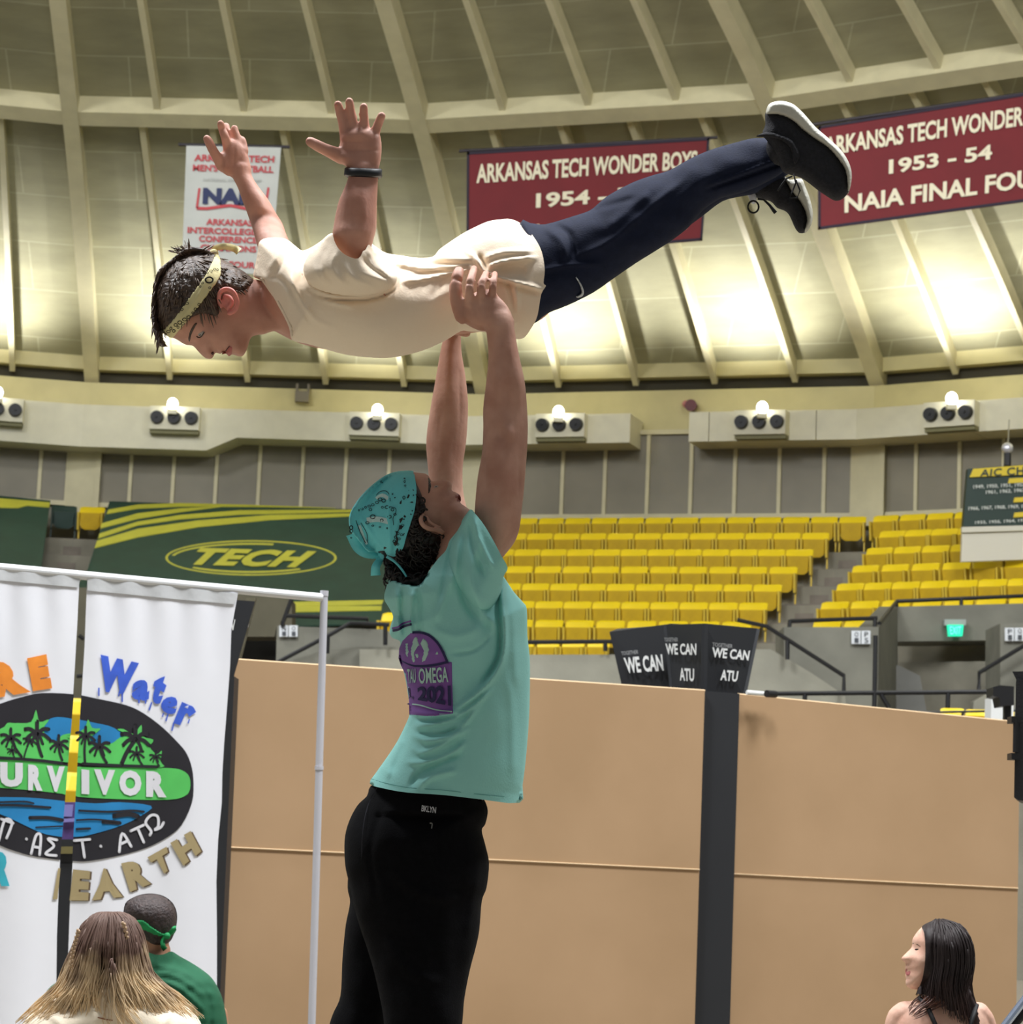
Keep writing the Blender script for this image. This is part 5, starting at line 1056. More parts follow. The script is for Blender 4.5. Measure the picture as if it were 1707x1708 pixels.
finger(bm, [(572, 262), (556, 255), (542, 249), (530, 243), (517, 236)], [14, 12, 10.4, 10, 8.6], [YN, YN-.008, YN-.014, YN-.02, YN-.024])
# far arm and hand
YR = 5.52
loft(bm, [(436, 440, 500, 440, 5.4, .05), (426, 398, 480, 396, 5.46, .046), (418, 372, 472, 374, YR, .045), (411, 352, 461, 356, YR, .042), (404, 334, 449, 335, YR, .038), (397, 314, 434, 315, YR, .030), (388, 296, 421, 294, YR, .025), (384, 284, 419, 280, YR, .024)], 24, 5)
PALM2 = [(375, 238), (384, 231), (396, 230), (406, 240), (412, 252), (417, 270), (420, 288), (404, 300), (388, 296), (376, 292), (366, 281), (361, 264), (366, 254), (372, 252)]
hb = inflate(None, PALM2, YR, hdome(crom(PALM2, 3, True), .018, 16), None, step=3, smooth=3, extra=bumps([(395, 262, 3, 20, .003), (386, 258, 3, 20, .003), (374, 280, 8, 8, .004)]))
me = bpy.data.meshes.new('t'); hb.to_mesh(me); hb.free(); bm.from_mesh(me); bpy.data.meshes.remove(me)
for q, y_ in (([(380, 248), (376, 230), (371, 216), (368, 206)], -.02), ([(386, 244), (382, 228), (378, 218), (377, 210)], .012), ([(397, 242), (395, 230), (392, 220), (391, 214)], 0), ([(407, 254), (406, 244), (405, 238), (404, 233)], .004)):
    finger(bm, q, [8.4, 7.8, 7.2, 6.6], [YR, YR+y_, YR+y_, YR+y_*1.5])
finger(bm, [(371, 278), (362, 262), (355, 250), (349, 238), (345, 231)], [10.5, 9, 8.4, 8, 7], [YR, YR-.012, YR-.02, YR-.024, YR-.026])
# trunk inside the shirt
loft(bm, [(436, 480, 452, 548, YF_, .06), (452, 455, 500, 570, YF_, .12), (520, 445, 560, 580, YF_, .17), (620, 470, 625, 575, YF_, .16), (720, 462, 720, 560, YF_, .14), (800, 420, 800, 550, YF_, .14), (870, 400, 880, 540, YF_, .14)], 22, 5)
# head profile, looking down
HF = [(272, 556), (282, 562.5), (292, 565), (302, 571), (309, 575), (315, 576), (322, 577), (329, 584.5), (338, 594), (346.5, 599), (354, 598), (357.5, 592), (358.6, 586.5), (362, 588.5), (367, 590.6), (371, 589), (374.5, 586), (377.5, 590.5), (381, 593), (386, 592.3), (389, 591), (394, 593.6), (403, 595), (409, 590), (413, 580), (416, 571), (420, 562), (430, 559), (440, 558), (455, 553), (475, 553), (487, 556), (482, 540), (470, 515), (450, 480), (436, 468), (420, 464), (404, 452), (385, 440), (360, 428), (335, 422), (312, 425), (290, 438), (272, 458), (263, 480), (261, 505), (263, 530), (267, 546)]
fq = crom(HF, 3, True)
def hF(P):
    d = polydist(P, fq); x = P[:, 0]; n = np.clip(1-(((x-335)/80)**2+((P[:, 1]-495)/75)**2), 0, 1)
    return np.interp(x, [260, 340, 420, 480], [.062, .062, .05, .045])*np.sqrt(np.clip(1-(1-np.clip(d/42, 0, 1))**2, 0, 1))+.020*n
ff = bumps([(331, 560, 7, 8, -.007), (352, 588, 7, 5, .006), (343, 575, 7, 8, .004), (310, 566, 14, 5, .005), (356, 560, 16, 12, .005), (393, 582, 10, 8, .004), (400, 540, 22, 14, .003), (376, 588, 2, 6, -.003), (372, 586, 3, 5, .003), (382, 589, 3, 5, .003)])
hb = inflate(None, HF, YF_-.02, hF, None, step=3, smooth=3, extra=ff)
me = bpy.data.meshes.new('t'); hb.to_mesh(me); hb.free(); bm.from_mesh(me); bpy.data.meshes.remove(me)
bodyf = remeshed('body', bm, skinB, pf, .0033, 3, .5, post=sculpt(bumps([(606, 350, 10, 36, .004), (586, 356, 5, 34, -.003), (592, 244, 14, 14, -.003), (590, 236, 24, 2.5, -.002), (604, 250, 26, 2.2, -.002), (436, 350, 8, 30, .003), (450, 385, 7, 20, .003)])))
hF2 = add(hF, ff); yf = YF_-.02
spot('eye', [(329, 558), (336, 553), (341, 552), (339, 558), (333, 562)], yf, hF2, .0022, eyew, bodyf); spot('iris', [(331, 559), (335, 556), (337, 558), (333, 561.5)], yf, hF2, .0034, eyed, bodyf)
obj('eyelashes', merge([onban([(328, 561), (332, 563), (336, 561), (341, 554)], 1.8, None, 'x', .003, yf, hF2)]), eyed, bodyf)
spot('eyebrow', [(314, 566), (317, 552), (324, 540), (330, 538), (325, 547), (319, 560), (317, 570)], yf, hF2, .003, hairB, bodyf)
spot('lips', [(370, 591), (374, 586), (382, 578), (388, 580), (387, 590), (382, 594), (377, 590)], yf, hF2, .0015, mat('lips_flyer', (186, 104, 98), .5), bodyf)
obj('mouth_line', merge([onban([(375, 588), (379, 582), (383, 577)], 1.6, None, 'x', .0035, yf, hF2)]), mat('mouth_dark', (74, 30, 30), .6), bodyf)
spot('nostril', [(352, 589), (356, 586), (358, 588), (355, 592)], yf, hF2, .003, mat('mouth_dark', (0, 0, 0)), bodyf)
eard = mat('ear_skin', (220, 138, 126), .5, .1, 60, sss=.3); bm = bmesh.new(); yE = yf-.078
finger(bm, [(368, 512), (365, 498), (368, 487), (377, 482), (387, 485), (394, 495), (396, 508), (391, 518), (383, 522)], [3.4, 3.8, 4, 4.2, 4.2, 4, 4, 4.4, 5], [yE, yE-.01, yE-.018, yE-.024, yE-.026, yE-.024, yE-.02, yE-.012, yE-.004], 10)
finger(bm, [(374, 494), (383, 496), (387, 505), (380, 514)], [4, 4, 4, 4], [yE-.002, yE-.008, yE-.01, yE-.004], 10); ball(bm, W(379, 503, yE-.001), .013, (1, .5, 1.2))
e = remeshed('ear', bm, eard, pf, .002, 3, .5); e.data.materials.clear(); e.data.materials.append(eard)
# hair
HX = [(353, 421), (345, 416), (332, 413), (320, 412), (308, 415), (297, 423), (284, 434), (272, 443), (263, 453), (257, 473), (253, 500), (252.5, 530), (256, 553), (260, 566), (266, 574), (272, 576.5), (277, 575), (272, 567), (272, 557), (280, 556), (298, 545), (320, 530), (338, 524), (350, 526), (360, 528), (367, 521), (364, 503), (365, 489), (372, 482), (384, 481), (396, 486), (405, 488), (416, 478), (424, 468), (410, 455), (396, 446), (384, 438), (372, 433), (364, 428)]
ha = cover('hair', HX, yf, lambda P: np.maximum(hF(P), .004), .013, hairB, pf, 3, 3, 7, extra=add(noisef(5, 22, .006, 4), noisef(3, 9, .004, 9)))
bm = bmesh.new(); hxq = crom(HX, 3, True); random.seed(5)
for i in range(520):
    px, py = random.uniform(254, 425), random.uniform(413, 574); Pq = np.array([[px, py]])
    if not inside(Pq, hxq)[0]: continue
    h0 = max(float(hF(Pq)[0]), .004)+.011; s = random.choice((-1, -1, -1, 1))
    # strands radiate from the crown at (318, 432) and sweep forward/down
    dx, dy = px-318, py-432; L = math.hypot(dx, dy)+1; dx, dy = dx/L, dy/L
    if px < 300: dx, dy = dx*.4, .9
    Lh = random.uniform(10, 22) if px < 365 else random.uniform(4, 8); pts = []
    for k in range(5):
        t_ = k/4; qx, qy = px+dx*Lh*t_, py+dy*Lh*t_+2*t_*t_; hq_ = max(float(hF(np.array([[qx, qy]]))[0]), .003); pts.append(W(qx, qy, yf+s*(hq_+.012+.003*math.sin(t_*3.1)+random.uniform(-.001, .001))))
    tube(bm, pts, [.0012, .0017, .0017, .0013, .0005], 4)
for i in range(60):
    a = random.uniform(-2.9, -1.3); px, py = 318+18*math.cos(a)*random.random()*2, 416+random.uniform(-2, 6); pts = [W(px+random.uniform(-1, 1)+t_*math.cos(a)*10, py-t_*7*abs(math.sin(a))*random.uniform(.6, 1), yf+random.uniform(-.03, .03)) for t_ in (0, .4, .8, 1.1)]; tube(bm, pts, [.0015, .0014, .001, .0004], 4)
for i in range(50):
    py = random.uniform(545, 570); px = 258+(py-545)*.35+random.uniform(-2, 6); tube(bm, [W(px, py, yf+random.uniform(-.02, .02)), W(px+3, py+8, yf+random.uniform(-.02, .02)), W(px+9, min(578, py+14), yf+random.uniform(-.02, .02))], [.0016, .0014, .0005], 4)
obj('hair_strands', bm, mat('hair_light', (96, 78, 64), .45), ha, True)
# head band
cb2 = mat('bandana_cream', (226, 214, 160), .8, .06, 14, .2, 60)
HBD = [(359, 424), (367, 429), (370, 444), (370.5, 456), (366, 467), (352.5, 486), (332, 513), (313, 535), (298, 552), (288, 563), (280, 561), (271, 552), (276, 545), (288, 532), (300, 516), (312, 499), (325, 481), (338, 463), (352, 438)]
hHB = lambda P: np.maximum(hF(P), .003)+.014
hd = cover('headband', HBD, yf, hHB, .005, cb2, pf, 2.5, 3, 3, sink=.012, extra=fold_fn([([(362, 434), (330, 495), (284, 555)], 3, .002)]))
ribbon('band_tail', [(353, 425), (360, 414), (376, 411), (392, 415), (399, 420)], (9, 13), yf, cb2, hd, tw=.010)
bm = bmesh.new(); ball(bm, W(357, 423, yf), .010); obj('band_knot', bm, cb2, hd, True)
random.seed(21); blk2 = mat('print_ink', (44, 42, 34), .8)
scribbles([(349, 467, 6), (346, 455, 2), (352, 452, 2.2), (358, 449, 2), (363, 450, 2), (338, 472, 2), (334, 478, 2), (311, 500, 3), (305, 508, 3), (312, 506, 2.5), (303, 516, 2.5), (332, 508, 2.5), (326, 516, 3), (322, 522, 2.5), (315, 529, 3), (308, 533, 3), (300, 538, 3.5), (293, 542, 3), (285, 548, 3), (290, 552, 3), (297, 546, 2.5), (281, 553, 2.5), (305, 540, 2.4), (350, 480, 2)], lambda P: hHB(P)+.005, yf, blk2, hd, 'printed_motif', .003)
# shirt
crm = mat('cream_shirt', (244, 226, 202), .85, .02, 5, .1, 200)
SF = [(423, 461), (426, 442), (430, 420), (432, 405), (441, 398), (460, 396), (478, 399), (494, 411), (505, 418), (522, 411), (541, 398), (553, 389), (560, 396), (568, 420), (582, 430), (598, 431), (607, 416), (614, 403), (628, 412), (645, 422), (670, 426), (698, 430), (722, 428), (732, 417), (744, 408), (771, 390), (794, 378), (815, 369), (835, 366), (853, 365.5), (874, 376), (892, 397), (904, 420), (909, 450), (907, 472), (911, 477), (903, 491), (897, 526), (888, 545), (876, 562), (866, 566), (855, 563), (835, 556), (808, 554), (785, 553), (768, 553), (745, 567), (705, 585), (654, 596.5), (607, 595.5), (570, 590), (533, 579.5), (510, 573), (487, 567), (484, 546), (470, 516), (448, 480), (434, 467)]
sq = crom(SF, 3, True)
sqd = crom([(405, 470), (418, 440), (430, 400), (441, 398), (460, 396), (478, 399), (494, 411), (505, 418), (522, 411), (541, 398), (553, 372), (580, 380), (610, 390), (628, 412), (645, 422), (670, 426), (698, 430), (722, 428), (732, 417), (744, 408), (771, 390), (794, 378), (815, 369), (835, 366), (853, 365.5), (880, 372), (960, 372), (1040, 460), (960, 560), (890, 566), (866, 566), (855, 563), (835, 556), (808, 554), (785, 553), (768, 553), (745, 567), (705, 585), (654, 596.5), (607, 595.5), (570, 590), (533, 579.5), (510, 575), (480, 580), (465, 550), (448, 520), (425, 490)], 3, True)
def hS(P):
    d = polydist(P, sqd); H = np.interp(P[:, 0], [423, 480, 560, 700, 800, 900], [.09, .17, .20, .175, .17, .18]); return H*np.sqrt(np.clip(1-(1-np.clip(d/np.interp(P[:, 0], [423, 500, 700, 800, 900], [50, 80, 78, 80, 85]), 0, 1))**2, 0, 1))
FS = [([(800, 437), (760, 432), (720, 431), (660, 428)], 4, .014), ([(795, 441), (750, 446), (700, 447), (650, 436)], 3.5, .016), ([(795, 446), (750, 456), (705, 466), (670, 470)], 3.5, .016), ([(796, 438), (740, 440), (690, 440)], 3, -.012), ([(794, 444), (740, 452), (690, 457)], 3, -.012),
      ([(775, 446), (740, 470), (715, 500)], 7, -.006), ([(780, 422), (792, 430), (800, 440), (812, 458)], 3.5, .016), ([(800, 425), (806, 436), (814, 452)], 4, -.018), ([(806, 432), (840, 421), (890, 420)], 4, .012), ([(812, 450), (826, 440), (860, 433), (893, 430)], 4, .020), ([(830, 450), (850, 448), (880, 452)], 8, -.014), ([(814, 458), (850, 468), (903, 482)], 4.5, .020), ([(820, 466), (860, 478), (900, 490)], 4, -.010),
      ([(765, 552), (766, 510), (757, 470)], 6, -.012), ([(860, 470), (862, 500), (858, 545)], 5, .010), ([(845, 466), (856, 500), (862, 540)], 4, -.010),
      ([(505, 420), (490, 440), (488, 470), (500, 500)], 5, .009), ([(520, 414), (505, 440), (505, 475)], 4, -.009), ([(540, 400), (522, 430), (530, 462), (560, 478)], 5, .009), ([(552, 398), (540, 430), (560, 460), (600, 470)], 4, -.008), ([(470, 405), (460, 430), (448, 450)], 4, .007), ([(485, 410), (470, 440), (455, 462)], 4, -.007),
      ([(445, 462), (475, 470), (520, 540)], 4, -.008), ([(436, 452), (460, 500), (484, 545)], 4, .006), ([(500, 500), (520, 530), (560, 550)], 5, .005), ([(480, 455), (500, 500), (525, 530)], 5, .006), ([(515, 480), (545, 500), (590, 512)], 4, .008), ([(512, 472), (550, 492), (610, 492), (650, 480), (662, 462)], 5, .018), ([(515, 486), (552, 499), (612, 500), (655, 486), (668, 468)], 3, -.014), ([(614, 405), (640, 435), (650, 455)], 5, .012), ([(605, 425), (625, 445), (645, 460)], 4, -.010)]
shf = inflate('t_shirt', SF, YF_, hS, crm, pf, 3.2, 3, FS, extra=noisef(60, 40, .005, 6), opn=lambda V: ((V[:, 0] > 873) & (V[:, 1] > 372) & (V[:, 1] < 560)) | ((V[:, 0] < 488) & (V[:, 1] > 470) & (V[:, 1] < 562)))
SLF = [(553, 389), (558, 402), (566, 416), (580, 427), (598, 431), (607, 416), (614, 403), (632, 425), (648, 445), (663, 462), (652, 482), (612, 495), (560, 493), (520, 478), (506, 450), (516, 424), (538, 400)]
sfd = crom([(550, 360), (600, 380), (625, 395), (632, 425), (648, 445), (663, 462), (652, 482), (612, 495), (560, 493), (520, 478), (506, 450), (516, 424), (535, 398)], 3, True)
inflate('sleeve', SLF, 4.98, lambda P: .135*np.sqrt(np.clip(1-(1-np.clip(polydist(P, sfd)/42, 0, 1))**2, 0, 1)), crm, pf, 3, 3, [([(605, 430), (622, 450), (655, 470)], 4, -.012), ([(560, 420), (556, 450), (575, 475)], 5, .007), ([(545, 410), (536, 440), (556, 475)], 4, -.007), ([(575, 440), (590, 465), (625, 480)], 5, .006), ([(530, 420), (522, 445), (540, 475)], 4, .006), ([(612, 415), (630, 440), (652, 465)], 4, .010)], opn=lambda V: (V[:, 0] < 606) & (V[:, 0] > 553.5) & (V[:, 1] < 431.5) & (V[:, 1] > 389.5))
# inside of the collar
cover('collar', [(432, 462), (438, 464), (452, 480), (474, 515), (488, 545), (490, 562), (485, 563), (482, 546), (468, 517), (447, 483)], YF_, hS, .005, crm, shf, 2.5, 3, 2, (-1,), sink=.004)
# trousers
nav = mat('trousers_navy', (27, 33, 54), .85, .12, 50, .12, 260, spec=.2); PT = [(868, 372), (885, 372), (910, 374), (955, 361), (984, 351), (1000, 338), (1015, 326), (1040, 312), (1061, 302), (1090, 292), (1117, 284), (1149, 266), (1175, 254), (1201, 245), (1230, 237), (1254, 231), (1275, 230), (1305, 232), (1322, 240), (1330, 252), (1322, 270), (1310, 284), (1294, 296), (1265, 311), (1240, 321), (1215, 328), (1201, 332), (1173, 351), (1149, 379), (1121, 401), (1090, 421), (1061, 439), (1026, 463), (990, 488), (948, 509), (913, 523), (890, 540), (870, 530), (860, 450)]
PT2 = [(870, 390), (930, 380), (984, 365), (1040, 330), (1110, 300), (1180, 275), (1240, 262), (1290, 262), (1318, 272), (1322, 285), (1300, 300), (1262, 322), (1235, 328), (1205, 336), (1170, 362), (1110, 405), (1040, 448), (960, 500), (905, 520), (870, 500)]
ptq = crom(PT, 3, True); hPT = hdome(ptq, lambda P: np.interp(P[:, 0], [860, 950, 1100, 1300], [.115, .10, .085, .06]), 55)
FN = [([(905, 378), (935, 400), (945, 440)], 7, .010), ([(920, 372), (952, 392), (960, 430)], 5, -.010), ([(890, 455), (950, 442), (1000, 440)], 4, .008), ([(1015, 380), (1050, 350), (1085, 320)], 10, .008), ([(960, 430), (1020, 400), (1080, 350), (1140, 300)], 7, .008), ([(1180, 310), (1230, 292), (1310, 262)], 3.5, .010), ([(1180, 316), (1240, 296), (1312, 270)], 3, -.012), ([(985, 350), (1015, 342), (1060, 330)], 5, -.006), ([(890, 400), (900, 440), (896, 500)], 8, .005)]
leg = inflate('trousers', PT, 5.13, hPT, nav, pf, 3.4, 3, FN, extra=noisef(50, 30, .006, 12))
inflate('trouser_leg', PT2, 5.24, hdome(crom(PT2, 3, True), lambda P: np.interp(P[:, 0], [860, 1100, 1300], [.11, .085, .055]), 50), nav, pf, 4, 3, extra=noisef(50, 30, .005, 15))
hN = lambda P: hPT(P)+fold_fn(FN)(P)
cover('emblem_swoosh', [(955, 455), (962, 462), (970, 474), (974.5, 486), (972, 494), (965, 496.5), (961, 495), (968, 491), (970.5, 486), (967, 474), (961, 464)], 5.13, hN, .009, mat('swoosh_white', (200, 206, 212), .6), leg, 1.5, 3, .5, (-1,), sink=0)
# shoes
shb = mat('shoe_knit', (30, 30, 36), .85, .3, 150, .3, 300); sol = mat('sole_white', (206, 204, 190), .6, .05, 20, .3, 90)
def shoe(up, so, Y, hw, seed, lab):
    o = inflate('shoe', up, Y, hdome(crom(up, 3, True), hw, 22), shb, pf, 3, 3, extra=noisef(14, 14, .002, seed)); inflate('sole', so, Y, hdome(crom(so, 3, True), hw*1.04, 6), sol, o, 2.5, 3); return o
n1 = shoe([(1278, 186), (1299, 186), (1314, 190), (1329, 199), (1344, 214), (1363, 228), (1383, 241), (1398, 257), (1411, 278), (1417, 295), (1416, 318), (1407, 331), (1394, 335), (1379, 327), (1363, 316), (1349, 305), (1335, 296), (1320, 292), (1306, 286), (1296, 262), (1284, 240), (1272, 224), (1277, 208)],
          [(1279, 192), (1279, 182), (1283, 174), (1292, 169.5), (1307, 168.5), (1324, 174), (1341, 189), (1361, 212), (1382, 230), (1403, 250), (1415, 268), (1421, 287), (1420, 307), (1415, 324), (1413, 310), (1411, 293), (1407, 280), (1394, 262), (1380, 247), (1361, 234), (1340, 219), (1325, 205), (1311, 197), (1298, 193)], 5.06, .043, 1, '')
n2 = shoe([(1250, 300), (1275, 284), (1304, 290), (1316, 304), (1324, 318), (1336, 333), (1346, 352), (1349, 370), (1345, 386), (1335, 389), (1327, 381), (1318, 361), (1310, 352), (1297, 347), (1286, 336), (1269, 332), (1255, 326), (1247, 315)],
          [(1306, 292), (1318, 300), (1337, 298), (1344, 312), (1352, 333), (1356.5, 357), (1353, 377), (1344, 388.5), (1341, 384), (1345, 368), (1342, 352), (1332, 334), (1320, 320), (1312, 306)], 5.27, .040, 2, '')
cover('collar', [(1262, 228), (1272, 222), (1284, 220), (1305, 226), (1322, 234), (1332, 250), (1334, 262), (1326, 275), (1322, 262), (1318, 246), (1304, 234), (1285, 229)], 5.06, lambda P: 0*P[:, 0]+.052, .004, shb, n1, 2.5, 3, 2, (-1,), sink=.01)
lace = mat('lace_black', (20, 20, 24), .8); bm = bmesh.new()
loop = [W(1257+9*math.cos(a), 345+10*math.sin(a), 5.2) for a in np.linspace(0, 6.28, 18)]; tube(bm, loop, .002, 6); obj('lace_loop', bm, lace, n2, True)
bm = bmesh.new(); tube(bm, [W(x, y, 5.2) for x, y in ((1264, 332), (1274, 333), (1284, 342), (1294, 355))], [.002, .002, .003, .0042], 6); obj('lace_end', bm, lace, n2, True)
bm = bmesh.new(); tube(bm, [W(x, y, 5.0) for x, y in ((1324, 290), (1328, 305), (1322, 320), (1318, 330), (1330, 330), (1335, 318), (1328, 300))], .0018, 6); obj('lace_loop', bm, lace, n2, True)
bm = bmesh.new(); tube(bm, [W(x, y, 5.0) for x, y in ((1298, 318), (1306, 306), (1312, 298), (1322, 294))], .0018, 6); obj('lace_end', bm, lace, n2, True)
bm = bmesh.new(); loft(bm, [(1243, 318, 1252, 312, 5.26, .02), (1249, 326, 1258, 318, 5.26, .022), (1252, 334, 1262, 328, 5.26, .02)], 12, 3); obj('sock', bm, mat('sock_grey', (190, 192, 200), .9), n2, True)
bm = bmesh.new(); loft(bm, [(1290, 225, 1310, 275, 5.07, .035), (1318, 215, 1336, 262, 5.07, .035)], 12, 3); obj('ankle', bm, shb, n1, True)
# wrist band
bm = bmesh.new(); c0, c1 = W(578, 288, YN), W(634, 286, YN); cc = (c0+c1)/2; rx = (c1-c0).length/2
rings = []
for a in np.linspace(0, 2*math.pi, 36, endpoint=False):
    p = cc+Vector((rx*math.cos(a), -.033*math.sin(a), 0)); d = Vector((math.cos(a), -math.sin(a), 0)); sag = -.010*max(0, math.sin(a))
    rings.append([bm.verts.new(p+Vector((0, 0, sag))+q) for q in (Vector((0, 0, .009)), d*.004+Vector((0, 0, .007)), d*.005+Vector((0, 0, -.007)), Vector((0, 0, -.010)), -d*.004)])
for i in range(36):
    A, B = rings[i], rings[(i+1) % 36]
    for k in range(5): bm.faces.new((A[k], A[(k+1) % 5], B[(k+1) % 5], B[k]))
setp(obj('wristband', bm, mat('band_black', (20, 20, 26), .5), pf, True))
# ---------------- three seated people
def hairmat(name, top, tip, z0, z1):
    m = bpy.data.materials.new(name); m.use_nodes = True; nt = m.node_tree; b = nt.nodes['Principled BSDF']; b.inputs['Roughness'].default_value = .6; b.inputs['Specular IOR Level'].default_value = .35
    tc = nt.nodes.new('ShaderNodeTexCoord'); sx = nt.nodes.new('ShaderNodeSeparateXYZ'); n = nt.nodes.new('ShaderNodeTexNoise'); n.inputs['Scale'].default_value = 14
    mr = nt.nodes.new('ShaderNodeMapRange'); mr.inputs[1].default_value = z0; mr.inputs[2].default_value = z1; ad = nt.nodes.new('ShaderNodeMath'); ad.operation = 'MULTIPLY_ADD'; ad.inputs[1].default_value = .9; 
    rp = nt.nodes.new('ShaderNodeValToRGB'); rp.color_ramp.elements[0].color = lin(tip)+(1,); rp.color_ramp.elements[1].color = lin(top)+(1,); rp.color_ramp.elements[0].position = .5; rp.color_ramp.elements[1].position = 1.1 if 0 else 1
    nt.links.new(tc.outputs['Object'], sx.inputs[0]); nt.links.new(sx.outputs[2], mr.inputs[0]); nt.links.new(tc.outputs['Object'], n.inputs[0]); nt.links.new(n.outputs['Fac'], ad.inputs[0]); nt.links.new(mr.outputs[0], ad.inputs[2]); nt.links.new(ad.outputs[0], rp.inputs[0]); nt.links.new(rp.outputs[0], b.inputs[0]); return m
def strands(nm, Lp, Rp, Y, dep, n, tm, r, m, par, jit=2, wave=1.5, both=False, seed=1):
    random.seed(seed); L = crom(Lp, 8); Rr = crom(Rp, 8); k = len(L)-1; bm = bmesh.new()
    for i in range(n):
        u = random.random(); t0 = random.uniform(0, .25) if random.random() < .6 else random.uniform(0, .5); t1 = min(1, tm(u)*random.uniform(.85, 1.08)); 
        if t1 < t0+.1: continue
        ph = random.uniform(0, 6); f = random.uniform(2, 5); jj = random.uniform(0, .014); sgn = 1 if (both and random.random() < .35) else -1; du = random.uniform(-.12, .12); pts = []; rad = []
        for s in np.linspace(t0, t1, 12):
            q = s*k; a = int(min(q, k-1)); fr = q-a; l = L[a]*(1-fr)+L[a+1]*fr; g = Rr[a]*(1-fr)+Rr[a+1]*fr; uu = min(1, max(0, u+du*s*s)); x, y = l*(1-uu)+g*uu
            dd = dep(s)*math.sqrt(max(.02, 1-(2*uu-1)**2)); pts.append(W(x+wave*math.sin(f*s*3+ph)*s, y+jit*math.sin(ph), Y+sgn*(dd+jj))); rad.append(r*(1-.75*((s-t0)/(t1-t0))**2))
        tube(bm, pts, rad, 5)
    return obj(nm, bm, m, par, True)
def lap(t, x, Y, w, m, zt=.15, sx=1):        # folded legs in front of someone sitting on the floor
    bm = bmesh.new()
    for s in (-1, 1):
        tube(bm, [Vector((x+s*w*.5, Y+.02, zt)), Vector((x+s*w*.95, Y+.25, zt+.03)), Vector((x+s*w*1.15, Y+.47, zt-.01))], [.105, .085, .07], 14)
        tube(bm, [Vector((x+s*w*1.15, Y+.47, zt-.04)), Vector((x+s*w*.4, Y+.52, .075)), Vector((x-s*w*.3, Y+.42, .06))], [.065, .055, .045], 14)
    tube(bm, [Vector((x-w*.75, Y+.02, zt-.005)), Vector((x+w*.75, Y+.02, zt-.005))], [.13, .13], 16)
    me_ = remeshed('legs', bm, m, t, .012, 4, .5); return me_
# man in green
YM = 8.2; t = person(Vector((W(230, 1800, YM).x, YM, 0)), 'person in dark green T-shirt with green headband seated on the floor, seen from behind')
HM = [(207, 1524), (211, 1508), (222, 1498), (238, 1493), (255, 1492), (272, 1496), (286, 1507), (293, 1522), (293.5, 1540), (290, 1556), (283, 1570), (280, 1582), (284, 1598), (240, 1598), (243, 1582), (236, 1570), (222, 1560), (211, 1542)]
bm = bmesh.new(); hm_ = hdome(crom(HM, 3, True), lambda P: np.interp(P[:, 1], [1500, 1560, 1598], [.095, .085, .06]), 40)
hb = inflate(None, HM, YM, hm_, None, step=3, smooth=3); me = bpy.data.meshes.new('t'); hb.to_mesh(me); hb.free(); bm.from_mesh(me); bpy.data.meshes.remove(me)
loft(bm, [(110, 1860, 350, 1860, YM, .12), (110, 1700, 352, 1700, YM, .12), (130, 1650, 336, 1650, YM, .10), (200, 1608, 310, 1612, YM, .07), (243, 1590, 284, 1590, YM, .055)], 20, 4)
loft(bm, [(84, 1690, 120, 1690, YM+.05, .05), (72, 1800, 106, 1800, YM+.12, .05), (90, 1850, 120, 1870, YM+.32, .04)], 14, 3); loft(bm, [(346, 1690, 380, 1690, YM+.05, .05), (352, 1800, 386, 1800, YM+.12, .05), (330, 1850, 360, 1870, YM+.32, .04)], 14, 3)
bod = remeshed('body', bm, skinD, t, .006, 3, .5)
hsm = mat('hair_cropped', (48, 38, 38), .6, 0, 60, .6, 140, rgb2=(72, 58, 56))
hc = cover('hair', [(206, 1528), (209, 1507), (222, 1497), (238, 1491.5), (255, 1490.5), (273, 1494.5), (288, 1506), (295, 1522), (295, 1540), (291, 1556), (284, 1570), (272, 1577), (255, 1576), (245, 1570), (238, 1566), (226, 1556), (214, 1540)], YM, hm_, .008, hsm, t, 2.6, 3, 5, extra=noisef(4, 4, .003, 3))
kg_ = mat('headband_green', (24, 150, 84), .7, .15, 30, .2, 60)
bm = bmesh.new(); bd_ = cover('headband', [(206, 1527), (224, 1532), (240, 1534), (252, 1543), (266, 1553), (280, 1556), (291, 1548), (294, 1552), (286, 1562), (276, 1564), (262, 1562), (247, 1556), (234, 1550), (222, 1545), (211, 1540)], YM, lambda P: np.maximum(hm_(P), .004)+.008, .006, kg_, t, 2.5, 3, 3, (-1,), sink=.010, extra=fold_fn([([(212, 1532), (240, 1544), (276, 1560)], 2, .003)])); bm.free()
ribbon('band_tail', [(277, 1561), (272, 1568), (272, 1578), (276, 1584)], (6, 9), YM-.085, kg_, bd_, tw=.006); ribbon('band_tail', [(278, 1560), (284, 1556), (290, 1549), (294, 1548)], (6, 8), YM-.08, kg_, bd_, tw=.005)
bm = bmesh.new(); ball(bm, W(279, 1561, YM-.085), .011); obj('band_knot', bm, kg_, bd_, True)
gsh = mat('green_shirt', (20, 90, 60), .85, .05, 5, .12, 200); GS = [(243, 1588), (258, 1592), (272, 1592), (286, 1587), (300, 1595), (318, 1605), (338, 1618), (354, 1632), (366, 1652), (374, 1676), (380, 1712), (386, 1760), (378, 1800), (356, 1796), (350, 1760), (348, 1830), (346, 1880), (110, 1880), (108, 1760), (96, 1790), (70, 1788), (66, 1740), (68, 1690), (72, 1665), (82, 1648), (100, 1636), (140, 1622), (190, 1610), (225, 1598)]
gq = crom(GS, 3, True); gd = crom([(243, 1560), (290, 1560)]+GS[4:15]+[(348, 1830), (346, 1960), (110, 1960)]+GS[18:], 3, True)
